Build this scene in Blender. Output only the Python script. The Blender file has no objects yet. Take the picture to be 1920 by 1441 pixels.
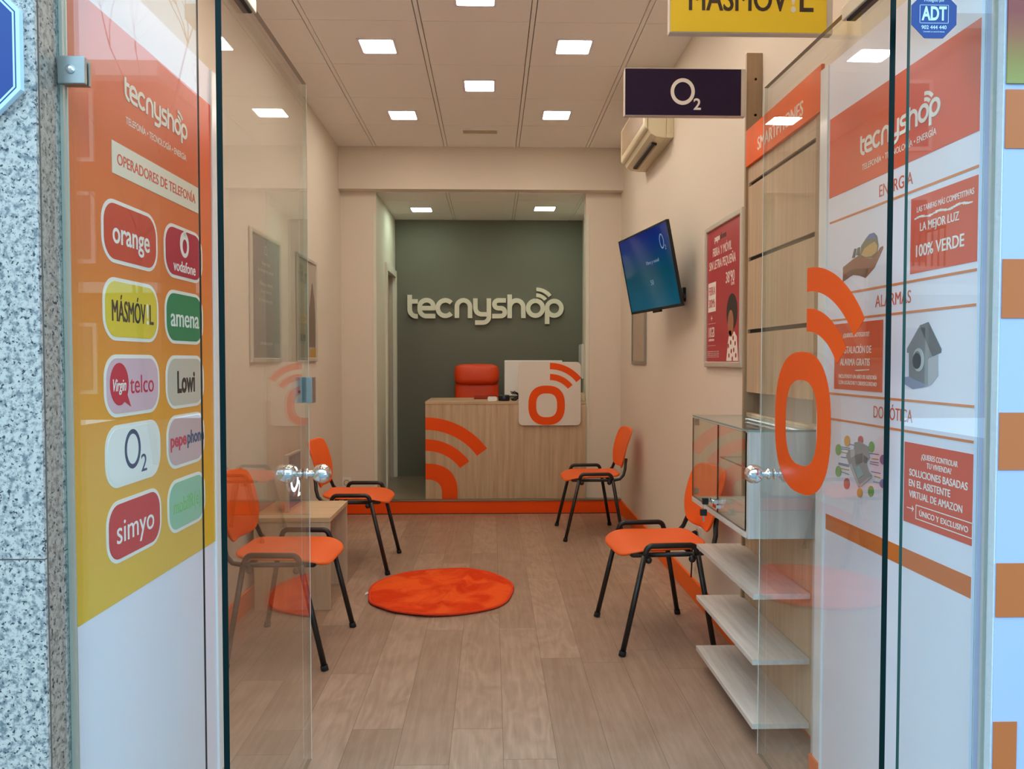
import bpy, math, random
from mathutils import Vector, Matrix
from mathutils.geometry import tessellate_polygon

# ------------------------------------------------------------------ camera, sky, exposure
SC = bpy.context.scene
COL = SC.collection
CAM_H = 1.306
FPX = 1442.0
_yaw = math.atan((960.0 - 922.0) / FPX)
_pit = math.atan((720.5 - 675.0) / math.hypot(FPX, 38.0))
_F = Vector((math.sin(_yaw) * math.cos(_pit), math.cos(_yaw) * math.cos(_pit), -math.sin(_pit)))
_R = Vector((math.cos(_yaw), -math.sin(_yaw), 0))
_U = _R.cross(_F)
cd = bpy.data.cameras.new('camera')
cam = bpy.data.objects.new('camera', cd)
COL.objects.link(cam)
cd.sensor_fit = 'HORIZONTAL'; cd.sensor_width = 36.0; cd.lens = FPX / 1920.0 * 36.0
cd.clip_start = 0.02; cd.clip_end = 200
m = Matrix((_R, _U, -_F)).transposed().to_4x4()
m.translation = Vector((0, 0, CAM_H))
cam.matrix_world = m
SC.camera = cam

W = bpy.data.worlds.new('overcast_sky'); SC.world = W; W.use_nodes = True
nt = W.node_tree; nt.nodes.clear()
o_ = nt.nodes.new('ShaderNodeOutputWorld'); b_ = nt.nodes.new('ShaderNodeBackground')
tc = nt.nodes.new('ShaderNodeTexCoord'); sx = nt.nodes.new('ShaderNodeSeparateXYZ'); rp = nt.nodes.new('ShaderNodeValToRGB')
rp.color_ramp.elements[0].position = 0.0; rp.color_ramp.elements[0].color = (0.50, 0.78, 1.0, 1)
rp.color_ramp.elements[1].position = 0.8; rp.color_ramp.elements[1].color = (0.40, 0.74, 1.0, 1)
nt.links.new(tc.outputs['Generated'], sx.inputs[0]); nt.links.new(sx.outputs['Z'], rp.inputs[0])
nt.links.new(rp.outputs[0], b_.inputs[0]); nt.links.new(b_.outputs[0], o_.inputs[0])
SKY_STRENGTH = 4.5
b_.inputs[1].default_value = SKY_STRENGTH

LED_STRENGTH = 41.0            # ceiling panels of the shop
LED_COLOR = (1.0, 0.86, 0.73)
NICHE_STRENGTH = 30.0
NICHE_COLOR = (0.84, 0.96, 0.77)

SC.view_settings.view_transform = 'Standard'
SC.view_settings.look = 'None'
SC.view_settings.exposure = 0.0
SC.view_settings.gamma = 1.0
SC.view_settings.use_curve_mapping = False
try:
    SC.cycles.use_denoising = True
    SC.cycles.transparent_max_bounces = 24
    SC.cycles.max_bounces = 10
    SC.cycles.diffuse_bounces = 5
    SC.cycles.caustics_reflective = False
    SC.cycles.caustics_refractive = False
    SC.cycles.sample_clamp_indirect = 6.0
except Exception:
    pass

random.seed(5)
PI = math.pi

# ------------------------------------------------------------------ materials
def lin(c):
    out = []
    for x in c:
        x = x / 255.0
        out.append(x / 12.92 if x <= 0.04045 else ((x + 0.055) / 1.055) ** 2.4)
    return (out[0], out[1], out[2], 1.0)

def new_mat(name):
    mt = bpy.data.materials.new(name); mt.use_nodes = True
    return mt, mt.node_tree, mt.node_tree.nodes['Principled BSDF']

def mat(name, rgb, rough=0.5, metal=0.0, spec=0.5, emit=None, estr=0.0, coat=0.0, noise=0.0, nscale=20.0, bump=0.0):
    mt, t, p = new_mat(name)
    p.inputs['Base Color'].default_value = lin(rgb)
    p.inputs['Roughness'].default_value = rough
    p.inputs['Metallic'].default_value = metal
    p.inputs['Specular IOR Level'].default_value = spec
    p.inputs['Coat Weight'].default_value = coat
    if emit is not None:
        p.inputs['Emission Color'].default_value = (emit[0], emit[1], emit[2], 1)
        p.inputs['Emission Strength'].default_value = estr
    c = t.nodes.new('ShaderNodeTexCoord'); n = t.nodes.new('ShaderNodeTexNoise')
    n.inputs['Scale'].default_value = nscale; n.inputs['Detail'].default_value = 4
    t.links.new(c.outputs['Object'], n.inputs['Vector'])
    if noise > 0:
        mx = t.nodes.new('ShaderNodeMixRGB'); mx.blend_type = 'MULTIPLY'; mx.inputs[0].default_value = noise
        mx.inputs[1].default_value = lin(rgb)
        t.links.new(n.outputs['Fac'], mx.inputs[2]); t.links.new(mx.outputs[0], p.inputs['Base Color'])
    if bump > 0:
        bn = t.nodes.new('ShaderNodeBump'); bn.inputs['Strength'].default_value = bump; bn.inputs['Distance'].default_value = 0.002
        t.links.new(n.outputs['Fac'], bn.inputs['Height']); t.links.new(bn.outputs[0], p.inputs['Normal'])
    return mt

def math_node(t, op, a, b=None):
    n = t.nodes.new('ShaderNodeMath'); n.operation = op
    for i, x in enumerate((a, b)):
        if x is None: continue
        if isinstance(x, (int, float)): n.inputs[i].default_value = x
        else: t.links.new(x, n.inputs[i])
    return n.outputs[0]

def wood(name, dark, light, axis='Z', scale=1.0, rough=0.45):
    mt, t, p = new_mat(name)
    c = t.nodes.new('ShaderNodeTexCoord'); mp = t.nodes.new('ShaderNodeMapping')
    s = [22.0 * scale] * 3; s['XYZ'.index(axis)] = 1.1 * scale
    mp.inputs['Scale'].default_value = s
    n = t.nodes.new('ShaderNodeTexNoise'); n.inputs['Scale'].default_value = 1.6; n.inputs['Detail'].default_value = 6; n.inputs['Roughness'].default_value = 0.62
    r = t.nodes.new('ShaderNodeValToRGB')
    r.color_ramp.elements[0].position = 0.30; r.color_ramp.elements[0].color = lin(dark)
    r.color_ramp.elements[1].position = 0.68; r.color_ramp.elements[1].color = lin(light)
    t.links.new(c.outputs['Object'], mp.inputs[0]); t.links.new(mp.outputs[0], n.inputs['Vector'])
    t.links.new(n.outputs['Fac'], r.inputs[0]); t.links.new(r.outputs[0], p.inputs['Base Color'])
    p.inputs['Roughness'].default_value = rough
    return mt

def floor_mat():
    mt, t, p = new_mat('oak_laminate_planks')
    g = t.nodes.new('ShaderNodeNewGeometry'); sp = t.nodes.new('ShaderNodeSeparateXYZ')
    t.links.new(g.outputs['Position'], sp.inputs[0])
    X, Y = sp.outputs['X'], sp.outputs['Y']
    PW, PL = 0.177, 1.24
    xr = math_node(t, 'DIVIDE', math_node(t, 'ADD', X, 3.5025), PW)
    row = math_node(t, 'FLOOR', xr); xf = math_node(t, 'FRACT', xr)
    wn = t.nodes.new('ShaderNodeTexWhiteNoise'); wn.noise_dimensions = '1D'; t.links.new(row, wn.inputs['W'])
    yr = math_node(t, 'DIVIDE', math_node(t, 'ADD', Y, math_node(t, 'MULTIPLY', wn.outputs['Value'], PL)), PL)
    yr = math_node(t, 'ADD', yr, 5.0)
    cell = math_node(t, 'FLOOR', yr); yf = math_node(t, 'FRACT', yr)
    cb = t.nodes.new('ShaderNodeCombineXYZ'); t.links.new(row, cb.inputs[0]); t.links.new(cell, cb.inputs[1])
    w2 = t.nodes.new('ShaderNodeTexWhiteNoise'); w2.noise_dimensions = '3D'; t.links.new(cb.outputs[0], w2.inputs['Vector'])
    # seams
    ex = math_node(t, 'MINIMUM', xf, math_node(t, 'SUBTRACT', 1.0, xf))
    ey = math_node(t, 'MINIMUM', yf, math_node(t, 'SUBTRACT', 1.0, yf))
    sx_ = math_node(t, 'LESS_THAN', math_node(t, 'MULTIPLY', ex, PW), 0.0010)
    sy_ = math_node(t, 'LESS_THAN', math_node(t, 'MULTIPLY', ey, PL), 0.0012)
    seam = math_node(t, 'MAXIMUM', sx_, sy_)
    # grain
    cv = t.nodes.new('ShaderNodeCombineXYZ')
    t.links.new(math_node(t, 'ADD', math_node(t, 'MULTIPLY', X, 60.0), math_node(t, 'MULTIPLY', w2.outputs['Value'], 40.0)), cv.inputs[0])
    t.links.new(math_node(t, 'MULTIPLY', Y, 3.2), cv.inputs[1])
    t.links.new(math_node(t, 'MULTIPLY', w2.outputs['Value'], 13.0), cv.inputs[2])
    n1 = t.nodes.new('ShaderNodeTexNoise'); n1.inputs['Scale'].default_value = 1.0; n1.inputs['Detail'].default_value = 7; n1.inputs['Roughness'].default_value = 0.65
    n1.inputs['Distortion'].default_value = 0.6
    t.links.new(cv.outputs[0], n1.inputs['Vector'])
    cv2 = t.nodes.new('ShaderNodeCombineXYZ')
    t.links.new(math_node(t, 'ADD', math_node(t, 'MULTIPLY', X, 5.0), math_node(t, 'MULTIPLY', w2.outputs['Value'], 17.0)), cv2.inputs[0])
    t.links.new(math_node(t, 'MULTIPLY', Y, 1.5), cv2.inputs[1])
    n2 = t.nodes.new('ShaderNodeTexNoise'); n2.inputs['Scale'].default_value = 1.0; n2.inputs['Detail'].default_value = 3
    n2.inputs['Distortion'].default_value = 0.3
    t.links.new(cv2.outputs[0], n2.inputs['Vector'])
    # cathedral rings
    rings = math_node(t, 'FRACT', math_node(t, 'MULTIPLY', n2.outputs['Fac'], 9.0))
    rings = math_node(t, 'MULTIPLY', math_node(t, 'ABSOLUTE', math_node(t, 'SUBTRACT', rings, 0.5)), 2.0)
    f = math_node(t, 'ADD', math_node(t, 'MULTIPLY', n1.outputs['Fac'], 0.42), math_node(t, 'MULTIPLY', rings, math_node(t, 'ADD', 0.03, math_node(t, 'MULTIPLY', math_node(t, 'GREATER_THAN', w2.outputs['Value'], .55), .08))))
    f = math_node(t, 'ADD', f, math_node(t, 'MULTIPLY', w2.outputs['Value'], 0.10))
    n3 = t.nodes.new('ShaderNodeTexNoise'); n3.inputs['Scale'].default_value = 5.0; n3.inputs['Detail'].default_value = 5; n3.inputs['Roughness'].default_value = .6
    t.links.new(g.outputs['Position'], n3.inputs['Vector'])
    f = math_node(t, 'ADD', f, math_node(t, 'MULTIPLY', n3.outputs['Fac'], .24))
    r = t.nodes.new('ShaderNodeValToRGB')
    r.color_ramp.elements[0].position = 0.28; r.color_ramp.elements[0].color = lin((148, 119, 98))
    r.color_ramp.elements[1].position = 0.68; r.color_ramp.elements[1].color = lin((192, 163, 141))
    t.links.new(f, r.inputs[0])
    mx = t.nodes.new('ShaderNodeMixRGB'); t.links.new(math_node(t, 'MULTIPLY', seam, 0.62), mx.inputs[0])
    t.links.new(r.outputs[0], mx.inputs[1]); mx.inputs[2].default_value = lin((70, 52, 38))
    t.links.new(mx.outputs[0], p.inputs['Base Color'])
    p.inputs['Roughness'].default_value = 0.42
    p.inputs['Specular IOR Level'].default_value = 0.45
    bn = t.nodes.new('ShaderNodeBump'); bn.inputs['Strength'].default_value = 0.12; bn.inputs['Distance'].default_value = 0.001
    t.links.new(n1.outputs['Fac'], bn.inputs['Height']); t.links.new(bn.outputs[0], p.inputs['Normal'])
    return mt

def granite_mat(name, base, mid):
    mt, t, p = new_mat(name)
    c = t.nodes.new('ShaderNodeTexCoord')
    n1 = t.nodes.new('ShaderNodeTexNoise'); n1.inputs['Scale'].default_value = 125; n1.inputs['Detail'].default_value = 3; n1.inputs['Roughness'].default_value = 0.6
    n2 = t.nodes.new('ShaderNodeTexNoise'); n2.inputs['Scale'].default_value = 75; n2.inputs['Detail'].default_value = 4; n2.inputs['Roughness'].default_value = 0.65
    mp = t.nodes.new('ShaderNodeMapping'); mp.inputs['Location'].default_value = (3.1, 7.7, 1.3)
    t.links.new(c.outputs['Object'], n1.inputs['Vector']); t.links.new(c.outputs['Object'], mp.inputs[0]); t.links.new(mp.outputs[0], n2.inputs['Vector'])
    r1 = t.nodes.new('ShaderNodeValToRGB')     # grey feldspar in pale base
    r1.color_ramp.elements[0].position = 0.38; r1.color_ramp.elements[0].color = lin(mid)
    r1.color_ramp.elements[1].position = 0.55; r1.color_ramp.elements[1].color = lin(base)
    t.links.new(n2.outputs['Fac'], r1.inputs[0])
    r2 = t.nodes.new('ShaderNodeValToRGB')     # dark mica specks
    r2.color_ramp.elements[0].position = 0.375; r2.color_ramp.elements[0].color = (1, 1, 1, 1)
    r2.color_ramp.elements[1].position = 0.42; r2.color_ramp.elements[1].color = (0, 0, 0, 1)
    t.links.new(n1.outputs['Fac'], r2.inputs[0])
    mx = t.nodes.new('ShaderNodeMixRGB'); t.links.new(r2.outputs[0], mx.inputs[0]); t.links.new(r1.outputs[0], mx.inputs[1])
    mx.inputs[2].default_value = lin((52, 54, 60))
    t.links.new(mx.outputs[0], p.inputs['Base Color']); p.inputs['Roughness'].default_value = 0.35
    return mt

def glass_mat(name, tint):
    mt = bpy.data.materials.new(name); mt.use_nodes = True
    t = mt.node_tree; t.nodes.clear()
    o = t.nodes.new('ShaderNodeOutputMaterial'); mx = t.nodes.new('ShaderNodeMixShader')
    tr = t.nodes.new('ShaderNodeBsdfTransparent'); gl = t.nodes.new('ShaderNodeBsdfGlossy')
    tr.inputs[0].default_value = (tint[0], tint[1], tint[2], 1); gl.inputs['Roughness'].default_value = 0.0
    gl.inputs[0].default_value = (0.97, 0.99, 1.0, 1)
    fr = t.nodes.new('ShaderNodeFresnel'); g = t.nodes.new('ShaderNodeNewGeometry')
    ior = math_node(t, 'SUBTRACT', 1.5, math_node(t, 'MULTIPLY', g.outputs['Backfacing'], 1.5 - 1 / 1.5))
    t.links.new(ior, fr.inputs['IOR'])
    t.links.new(fr.outputs[0], mx.inputs[0]); t.links.new(tr.outputs[0], mx.inputs[1]); t.links.new(gl.outputs[0], mx.inputs[2])
    t.links.new(mx.outputs[0], o.inputs[0])
    return mt

def gradient_mat(name, stops, rough=0.3, emit=0.0):
    mt, t, p = new_mat(name)
    c = t.nodes.new('ShaderNodeTexCoord'); sp = t.nodes.new('ShaderNodeSeparateXYZ'); r = t.nodes.new('ShaderNodeValToRGB')
    t.links.new(c.outputs['Generated'], sp.inputs[0]); t.links.new(sp.outputs['Z'], r.inputs[0])
    el = r.color_ramp.elements
    while len(el) < len(stops): el.new(0.5)
    for e, (pos, col) in zip(el, stops):
        e.position = pos; e.color = lin(col)
    t.links.new(r.outputs[0], p.inputs['Base Color']); p.inputs['Roughness'].default_value = rough
    if emit:
        p.inputs['Base Color'].default_value = (0, 0, 0, 1)
        t.links.remove(t.links[-1]) if False else None
        t.links.new(r.outputs[0], p.inputs['Emission Color']); p.inputs['Emission Strength'].default_value = emit
    return mt

M = {}
M['wall'] = mat('white_wall_paint', (224, 214, 198), 0.75, noise=0.0, bump=0.06, nscale=55)
M['wall_n'] = mat('niche_white_paint', (222, 222, 206), 0.7, bump=0.05, nscale=55)
M['tile'] = mat('ceiling_tile_white', (246, 244, 240), 0.9, bump=0.25, nscale=320)
M['gap'] = mat('ceiling_gap_dark', (104, 92, 80), 0.9)
M['floor'] = floor_mat()
M['niche_floor'] = mat('grey_brown_floor_tile', (150, 138, 118), 0.28, noise=0.35, nscale=9)
M['green'] = mat('grey_green_wall_paint', (112, 114, 102), 0.7, bump=0.05, nscale=70)
M['white'] = mat('white_board', (236, 232, 240), 0.35)
M['white_g'] = mat('white_gloss', (235, 235, 232), 0.2)
M['cream'] = mat('cream_plastic', (222, 212, 180), 0.4)
M['cream_d'] = mat('cream_plastic_grille', (176, 152, 122), 0.5)
M['dark'] = mat('dark_slot', (22, 17, 14), 0.6)
M['orange'] = mat('orange_vinyl', (240, 100, 22), 0.5, spec=.3)
M['orange_skirt'] = mat('orange_skirting', (238, 106, 20), 0.5, spec=.3)
M['red_orange'] = mat('red_orange_vinyl', (240, 84, 10), 0.55, spec=0.25)
M['seat'] = mat('orange_seat_plastic', (240, 100, 26), 0.45, noise=0.0, bump=0.15, nscale=400)
M['tube'] = mat('black_painted_tube', (30, 24, 22), 0.38)
M['rubber'] = mat('black_rubber', (20, 19, 18), 0.8)
M['woodv'] = wood('pale_acacia_vertical', (180, 152, 120), (208, 184, 152), 'Z')
M['woodx'] = wood('pale_acacia_long', (182, 152, 118), (208, 182, 148), 'X')
M['woody'] = wood('pale_acacia_deep', (178, 148, 112), (206, 178, 142), 'Y')
M['ash'] = wood('whitewashed_ash', (196, 186, 174), (222, 214, 204), 'Y', 1.3)
M['ashz'] = wood('whitewashed_ash_vertical', (192, 186, 176), (220, 214, 206), 'Z', 1.3)
M['desk'] = wood('light_oak_side_table', (196, 166, 128), (216, 190, 152), 'X')
M['deskz'] = wood('light_oak_side_table_panel', (192, 166, 136), (210, 188, 158), 'Z')
M['upright'] = wood('grey_oak_upright', (150, 124, 96), (174, 148, 118), 'Z')
M['chrome'] = mat('chrome', (232, 234, 238), 0.06, 1.0)
M['steel'] = mat('brushed_steel', (176, 176, 172), 0.34, 1.0, noise=0.2, nscale=80)
M['alu'] = mat('brushed_aluminium', (214, 206, 192), 0.4, 0.45)
M['fit'] = mat('satin_cream_metal', (222, 208, 184), 0.3, 0.35)
M['nosing'] = mat('metal_step_nosing', (150, 138, 120), 0.35, 0.9)
M['navy'] = mat('navy_sign_face', (38, 24, 54), 0.6, spec=.2)
M['yellow'] = mat('yellow_sign_face', (248, 212, 50), 0.4)
M['signside'] = mat('sign_edge_grey', (206, 196, 182), 0.5)
M['ink'] = mat('dark_brown_ink', (62, 46, 36), 0.5)
M['black'] = mat('black_plastic', (16, 16, 18), 0.3)
M['blue_adt'] = mat('blue_enamel', (10, 50, 122), 0.4)
M['paleblue'] = mat('pale_silver_print', (206, 218, 232), 0.5)
M['glass'] = glass_mat('clear_door_glass', (0.965, 0.978, 0.972))
M['glass_far'] = glass_mat('tinted_far_edge_glass', (0.80, 0.88, 0.84))
M['glass_thin'] = glass_mat('clear_cabinet_glass', (0.965, 0.985, 0.97))
M['edge'] = mat('dark_green_glass_edge', (5, 30, 30), 0.3, spec=0.15)
M['edge_m'] = mat('mid_green_glass_edge', (40, 84, 80), 0.3, spec=0.2)
M['edge_l'] = mat('pale_green_glass_edge', (136, 158, 152), 0.25)
M['edge_t'] = mat('brownish_glass_top_edge', (124, 106, 84), 0.25)
M['print_lr'] = gradient_mat('orange_to_yellow_print', [(0.0, (232, 186, 50)), (0.30, (234, 160, 50)), (0.62, (226, 116, 52)), (1.0, (222, 86, 48))])
M['print_red'] = mat('tomato_red_print', (224, 84, 50), 0.4)
M['print_line'] = mat('orange_rule_print', (222, 130, 74), 0.4)
M['print_band'] = mat('orange_band_print', (216, 112, 42), 0.4)
M['print_text'] = mat('orange_text_print', (212, 88, 52), 0.4)
M['print_white'] = mat('white_print', (240, 234, 222), 0.4)
M['granite'] = granite_mat('speckled_grey_granite', (196, 180, 170), (112, 112, 114))
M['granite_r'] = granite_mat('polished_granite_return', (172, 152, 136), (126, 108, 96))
M['plaster'] = mat('hammered_white_plaster', (206, 206, 206), 0.4, bump=1.0, nscale=70)
M['fac_white'] = mat('glossy_white_facade', (176, 182, 212), 0.3)
M['fac_orange'] = mat('orange_tan_vinyl', (194, 100, 46), 0.35)
M['led'] = mat('warm_led_diffuser', (255, 250, 240), 0.5, emit=LED_COLOR, estr=LED_STRENGTH)
M['led_n'] = mat('neutral_led_diffuser', (255, 255, 250), 0.5, emit=NICHE_COLOR, estr=NICHE_STRENGTH)
M['rug'] = mat('orange_plush', (244, 84, 28), 0.95, noise=0.5, nscale=5, bump=0.9, spec=.1)
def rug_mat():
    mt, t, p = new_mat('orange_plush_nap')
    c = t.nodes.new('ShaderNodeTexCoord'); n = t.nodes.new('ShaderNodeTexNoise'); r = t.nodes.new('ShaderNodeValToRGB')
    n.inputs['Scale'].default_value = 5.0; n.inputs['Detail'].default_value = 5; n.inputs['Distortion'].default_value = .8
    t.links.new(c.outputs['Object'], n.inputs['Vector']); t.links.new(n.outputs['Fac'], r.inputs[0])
    el = r.color_ramp.elements; el[0].position = .40; el[0].color = lin((218, 62, 20)); el[1].position = .56; el[1].color = lin((240, 92, 36))  # sheen of the pile's lie put into the colour as lighter and darker patches
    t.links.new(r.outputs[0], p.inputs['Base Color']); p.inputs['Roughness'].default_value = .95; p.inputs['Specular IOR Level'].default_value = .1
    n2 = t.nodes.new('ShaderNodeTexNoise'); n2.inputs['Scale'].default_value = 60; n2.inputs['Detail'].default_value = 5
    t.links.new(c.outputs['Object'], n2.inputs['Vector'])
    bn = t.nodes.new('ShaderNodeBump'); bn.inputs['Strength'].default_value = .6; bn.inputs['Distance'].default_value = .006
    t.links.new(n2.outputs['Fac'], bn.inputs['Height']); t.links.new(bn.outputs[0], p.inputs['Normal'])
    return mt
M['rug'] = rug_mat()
M['rug_rim'] = mat('red_piping', (222, 62, 16), 0.9)
M['leather'] = mat('red_orange_leather', (236, 70, 16), 0.42, bump=0.15, nscale=120)
M['pave'] = mat('grey_pavement', (128, 128, 126), 0.9, noise=0.4, nscale=4)
M['brick'] = mat('terracotta_facade', (150, 96, 72), 0.9, noise=0.3, nscale=3)
M['stone'] = mat('pale_stone_trim', (190, 180, 166), 0.85)
M['winglass'] = mat('dark_window_glass', (60, 70, 82), 0.1)
M['bark'] = mat('bare_bark', (74, 62, 54), 0.9)
M['screen'] = gradient_mat('blue_screen', [(0.0, (10, 96, 132)), (0.45, (0, 78, 108)), (0.8, (6, 50, 128)), (1.0, (14, 34, 128))], 0.08, emit=0.24)
M['screen_text'] = mat('pale_screen_text', (20, 30, 40), 0.2, emit=(0.42, 0.62, 0.9), estr=0.35)
M['lb_face'] = mat('slate_lightbox_face', (70, 72, 88), 0.15, emit=(0.10, 0.12, 0.18), estr=0.25)
M['lb_glow'] = mat('white_glow_letters', (255, 255, 255), 0.4, emit=(0.75, 0.95, 1.0), estr=2.2)
M['grey_print'] = mat('slate_poster_print', (112, 106, 108), 0.25)
M['grey_ink'] = mat('pale_grey_ink', (160, 156, 156), 0.4)
M['beige_print'] = mat('olive_beige_print', (176, 168, 140), 0.25)
M['olive_ink'] = mat('olive_ink', (120, 112, 84), 0.4)
M['ochre_ink'] = mat('ochre_ink', (184, 140, 56), 0.4)
M['red_print'] = mat('crimson_poster_print', (182, 56, 66), 0.3)
M['card'] = mat('grey_card', (186, 168, 148), 0.6, noise=0.25, nscale=10)

# ------------------------------------------------------------------ mesh builder
class Frame:
    def __init__(s, o, u, v):
        s.o = Vector(o); s.u = Vector(u).normalized(); s.v = Vector(v).normalized(); s.n = s.u.cross(s.v)
    def p(s, a, b, c=0.0):
        return s.o + s.u * a + s.v * b + s.n * c
    def at(s, a, b, c=0.0):
        return Frame(s.p(a, b, c), s.u, s.v)

WORLD_LOC = {}

def _finish(o, label, cat, group, kind):
    if label: o['label'] = label
    if cat: o['category'] = cat
    if group: o['group'] = group
    if kind: o['kind'] = kind

def thing(name, label, cat, loc=(0, 0, 0), group=None, kind=None):
    o = bpy.data.objects.new(name, None); COL.objects.link(o)
    o.location = loc; o.empty_display_size = 0.05
    WORLD_LOC[o.name] = Vector(loc)
    _finish(o, label, cat, group, kind)
    return o

class MB:
    def __init__(s):
        s.v = []; s.f = []; s.m = []; s.s = []
    def _add(s, vs, fs, m=0, sm=False):
        b = len(s.v); s.v += [Vector(x) for x in vs]
        for f in fs:
            s.f.append([b + i for i in f]); s.m.append(m); s.s.append(sm)
    def box(s, x0, x1, y0, y1, z0, z1, m=0):
        vs = [(x0, y0, z0), (x1, y0, z0), (x1, y1, z0), (x0, y1, z0), (x0, y0, z1), (x1, y0, z1), (x1, y1, z1), (x0, y1, z1)]
        s._add(vs, [(0, 3, 2, 1), (4, 5, 6, 7), (0, 1, 5, 4), (1, 2, 6, 5), (2, 3, 7, 6), (3, 0, 4, 7)], m)
        return s
    def fbox(s, fr, u0, u1, v0, v1, n0, n1, m=0):
        c = [fr.p(a, b, d) for d in (n0, n1) for (a, b) in ((u0, v0), (u1, v0), (u1, v1), (u0, v1))]
        s._add(c, [(0, 3, 2, 1), (4, 5, 6, 7), (0, 1, 5, 4), (1, 2, 6, 5), (2, 3, 7, 6), (3, 0, 4, 7)], m)
        return s
    def tube(s, pts, r, seg=10, m=0, cap=True):
        P = [Vector(p) for p in pts]; n = len(P)
        tang = []
        for i in range(n):
            a = P[max(i - 1, 0)]; b = P[min(i + 1, n - 1)]
            tang.append((b - a).normalized())
        up = Vector((0, 0, 1))
        if abs(tang[0].dot(up)) > 0.9: up = Vector((0, 1, 0))
        nrm = (up - tang[0] * up.dot(tang[0])).normalized()
        vs = []
        for i in range(n):
            nrm = (nrm - tang[i] * nrm.dot(tang[i])).normalized()
            bi = tang[i].cross(nrm)
            rr = r[i] if isinstance(r, (list, tuple)) else r
            for k in range(seg):
                a = 2 * PI * k / seg
                vs.append(P[i] + nrm * (rr * math.cos(a)) + bi * (rr * math.sin(a)))
        fs = []
        for i in range(n - 1):
            for k in range(seg):
                k2 = (k + 1) % seg
                fs.append((i * seg + k, i * seg + k2, (i + 1) * seg + k2, (i + 1) * seg + k))
        s._add(vs, fs, m, True)
        if cap:
            b = len(s.v) - len(vs)
            s.f.append([b + k for k in reversed(range(seg))]); s.m.append(m); s.s.append(False)
            s.f.append([b + (n - 1) * seg + k for k in range(seg)]); s.m.append(m); s.s.append(False)
        return s
    def lathe(s, prof, c, axis=(0, 0, 1), seg=28, m=0):
        ax = Vector(axis).normalized(); t = Vector((1, 0, 0)) if abs(ax.x) < 0.9 else Vector((0, 1, 0))
        u = (t - ax * t.dot(ax)).normalized(); w = ax.cross(u); c = Vector(c)
        vs = []; fs = []
        for (r, h) in prof:
            for k in range(seg):
                a = 2 * PI * k / seg
                vs.append(c + ax * h + u * (max(r, 1e-5) * math.cos(a)) + w * (max(r, 1e-5) * math.sin(a)))
        for i in range(len(prof) - 1):
            for k in range(seg):
                k2 = (k + 1) % seg
                fs.append((i * seg + k, i * seg + k2, (i + 1) * seg + k2, (i + 1) * seg + k))
        s._add(vs, fs, m, True)
        return s
    def ball(s, c, r, m=0, seg=24, axis=(0, 0, 1), sq=1.0):
        prof = [(r * math.sin(PI * i / 14), -r * sq * math.cos(PI * i / 14)) for i in range(15)]
        return s.lathe(prof, c, axis, seg, m)
    def prism(s, fr, loops, n0, n1, m=0, side=None):
        """extrude a polygon with holes given in (u,v) of fr from n0 to n1 (front)"""
        vec = [[Vector((a, b, 0)) for (a, b) in lp] for lp in loops]
        tri = tessellate_polygon(vec)
        flat = [q for lp in loops for q in lp]
        front = [fr.p(a, b, n1) for (a, b) in flat]; back = [fr.p(a, b, n0) for (a, b) in flat]
        N = len(flat)
        fs = []
        for (i, j, k) in tri:
            a, b, c = flat[i], flat[j], flat[k]
            cr = (b[0] - a[0]) * (c[1] - a[1]) - (b[1] - a[1]) * (c[0] - a[0])
            if cr < 0: i, k = k, i
            fs.append((i, j, k)); fs.append((N + k, N + j, N + i))
        s._add(front + back, fs, m)
        b0 = len(s.v) - 2 * N; st = 0
        for li, lp in enumerate(loops):
            L = len(lp)
            area = sum(lp[i][0] * lp[(i + 1) % L][1] - lp[(i + 1) % L][0] * lp[i][1] for i in range(L))
            ccw = (area > 0) == (li == 0)
            for i in range(L):
                j = (i + 1) % L
                q = [b0 + st + i, b0 + N + st + i, b0 + N + st + j, b0 + st + j]
                if not ccw: q.reverse()
                s.f.append(q); s.m.append(m if side is None else side); s.s.append(False)
            st += L
        return s
    def text(s, fr, body, cu, cv, w=None, h=None, depth=0.0006, bold=0.0, align='c', m=0, lift=0.0, slant=0.0, bg=None):
        """lettering fitted to width w and cap height h, centred (or left) on cu, baseline at cv"""
        if bold > 0 and 'M' in body.upper():
            e = bold * (h or .02) / .7 * 1.1
            for j, dx in enumerate((-e, e, 0)):
                s.text(fr, body, cu + dx, cv, w, h, depth, 0.0, align, m, lift + .00007 * j, slant)
            return s
        c = bpy.data.curves.new('lettering', 'FONT'); c.body = body; c.offset = bold; c.shear = slant; c.resolution_u = 4
        o = bpy.data.objects.new('lettering', c)
        me = bpy.data.meshes.new_from_object(o)
        xs = [v.co.x for v in me.vertices]
        if not xs: return s
        x0, x1 = min(xs), max(xs)
        k = (h / 0.70) if h else (w / (x1 - x0))
        kx = (w / (x1 - x0)) if w else k
        off = {'c': -(x0 + x1) / 2, 'l': -x0, 'r': -x1}[align]
        vs = [fr.p(cu + (v.co.x + off) * kx, cv + v.co.y * k, lift + depth) for v in me.vertices]
        fs = [tuple(p.vertices) for p in me.polygons]
        out = []
        for f in fs:
            a, b, d = vs[f[0]], vs[f[1]], vs[f[2]]
            if (b - a).cross(d - a).dot(fr.n) < 0: f = tuple(reversed(f))
            out.append(f)
        s._add(vs, out, m)
        # thin edge skirt so that the letters have a real thickness
        edges = {}
        for f in out:
            for i in range(len(f)):
                e = (f[i], f[(i + 1) % len(f)])
                edges[e] = True
        b0 = len(s.v) - len(vs)
        bnd = [e for e in edges if (e[1], e[0]) not in edges]
        for (a, b) in bnd:
            i = len(s.v); s.v.append(vs[a] - fr.n * depth); s.v.append(vs[b] - fr.n * depth)
            s.f.append([b0 + b, b0 + a, i, i + 1]); s.m.append(m); s.s.append(False)
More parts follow.
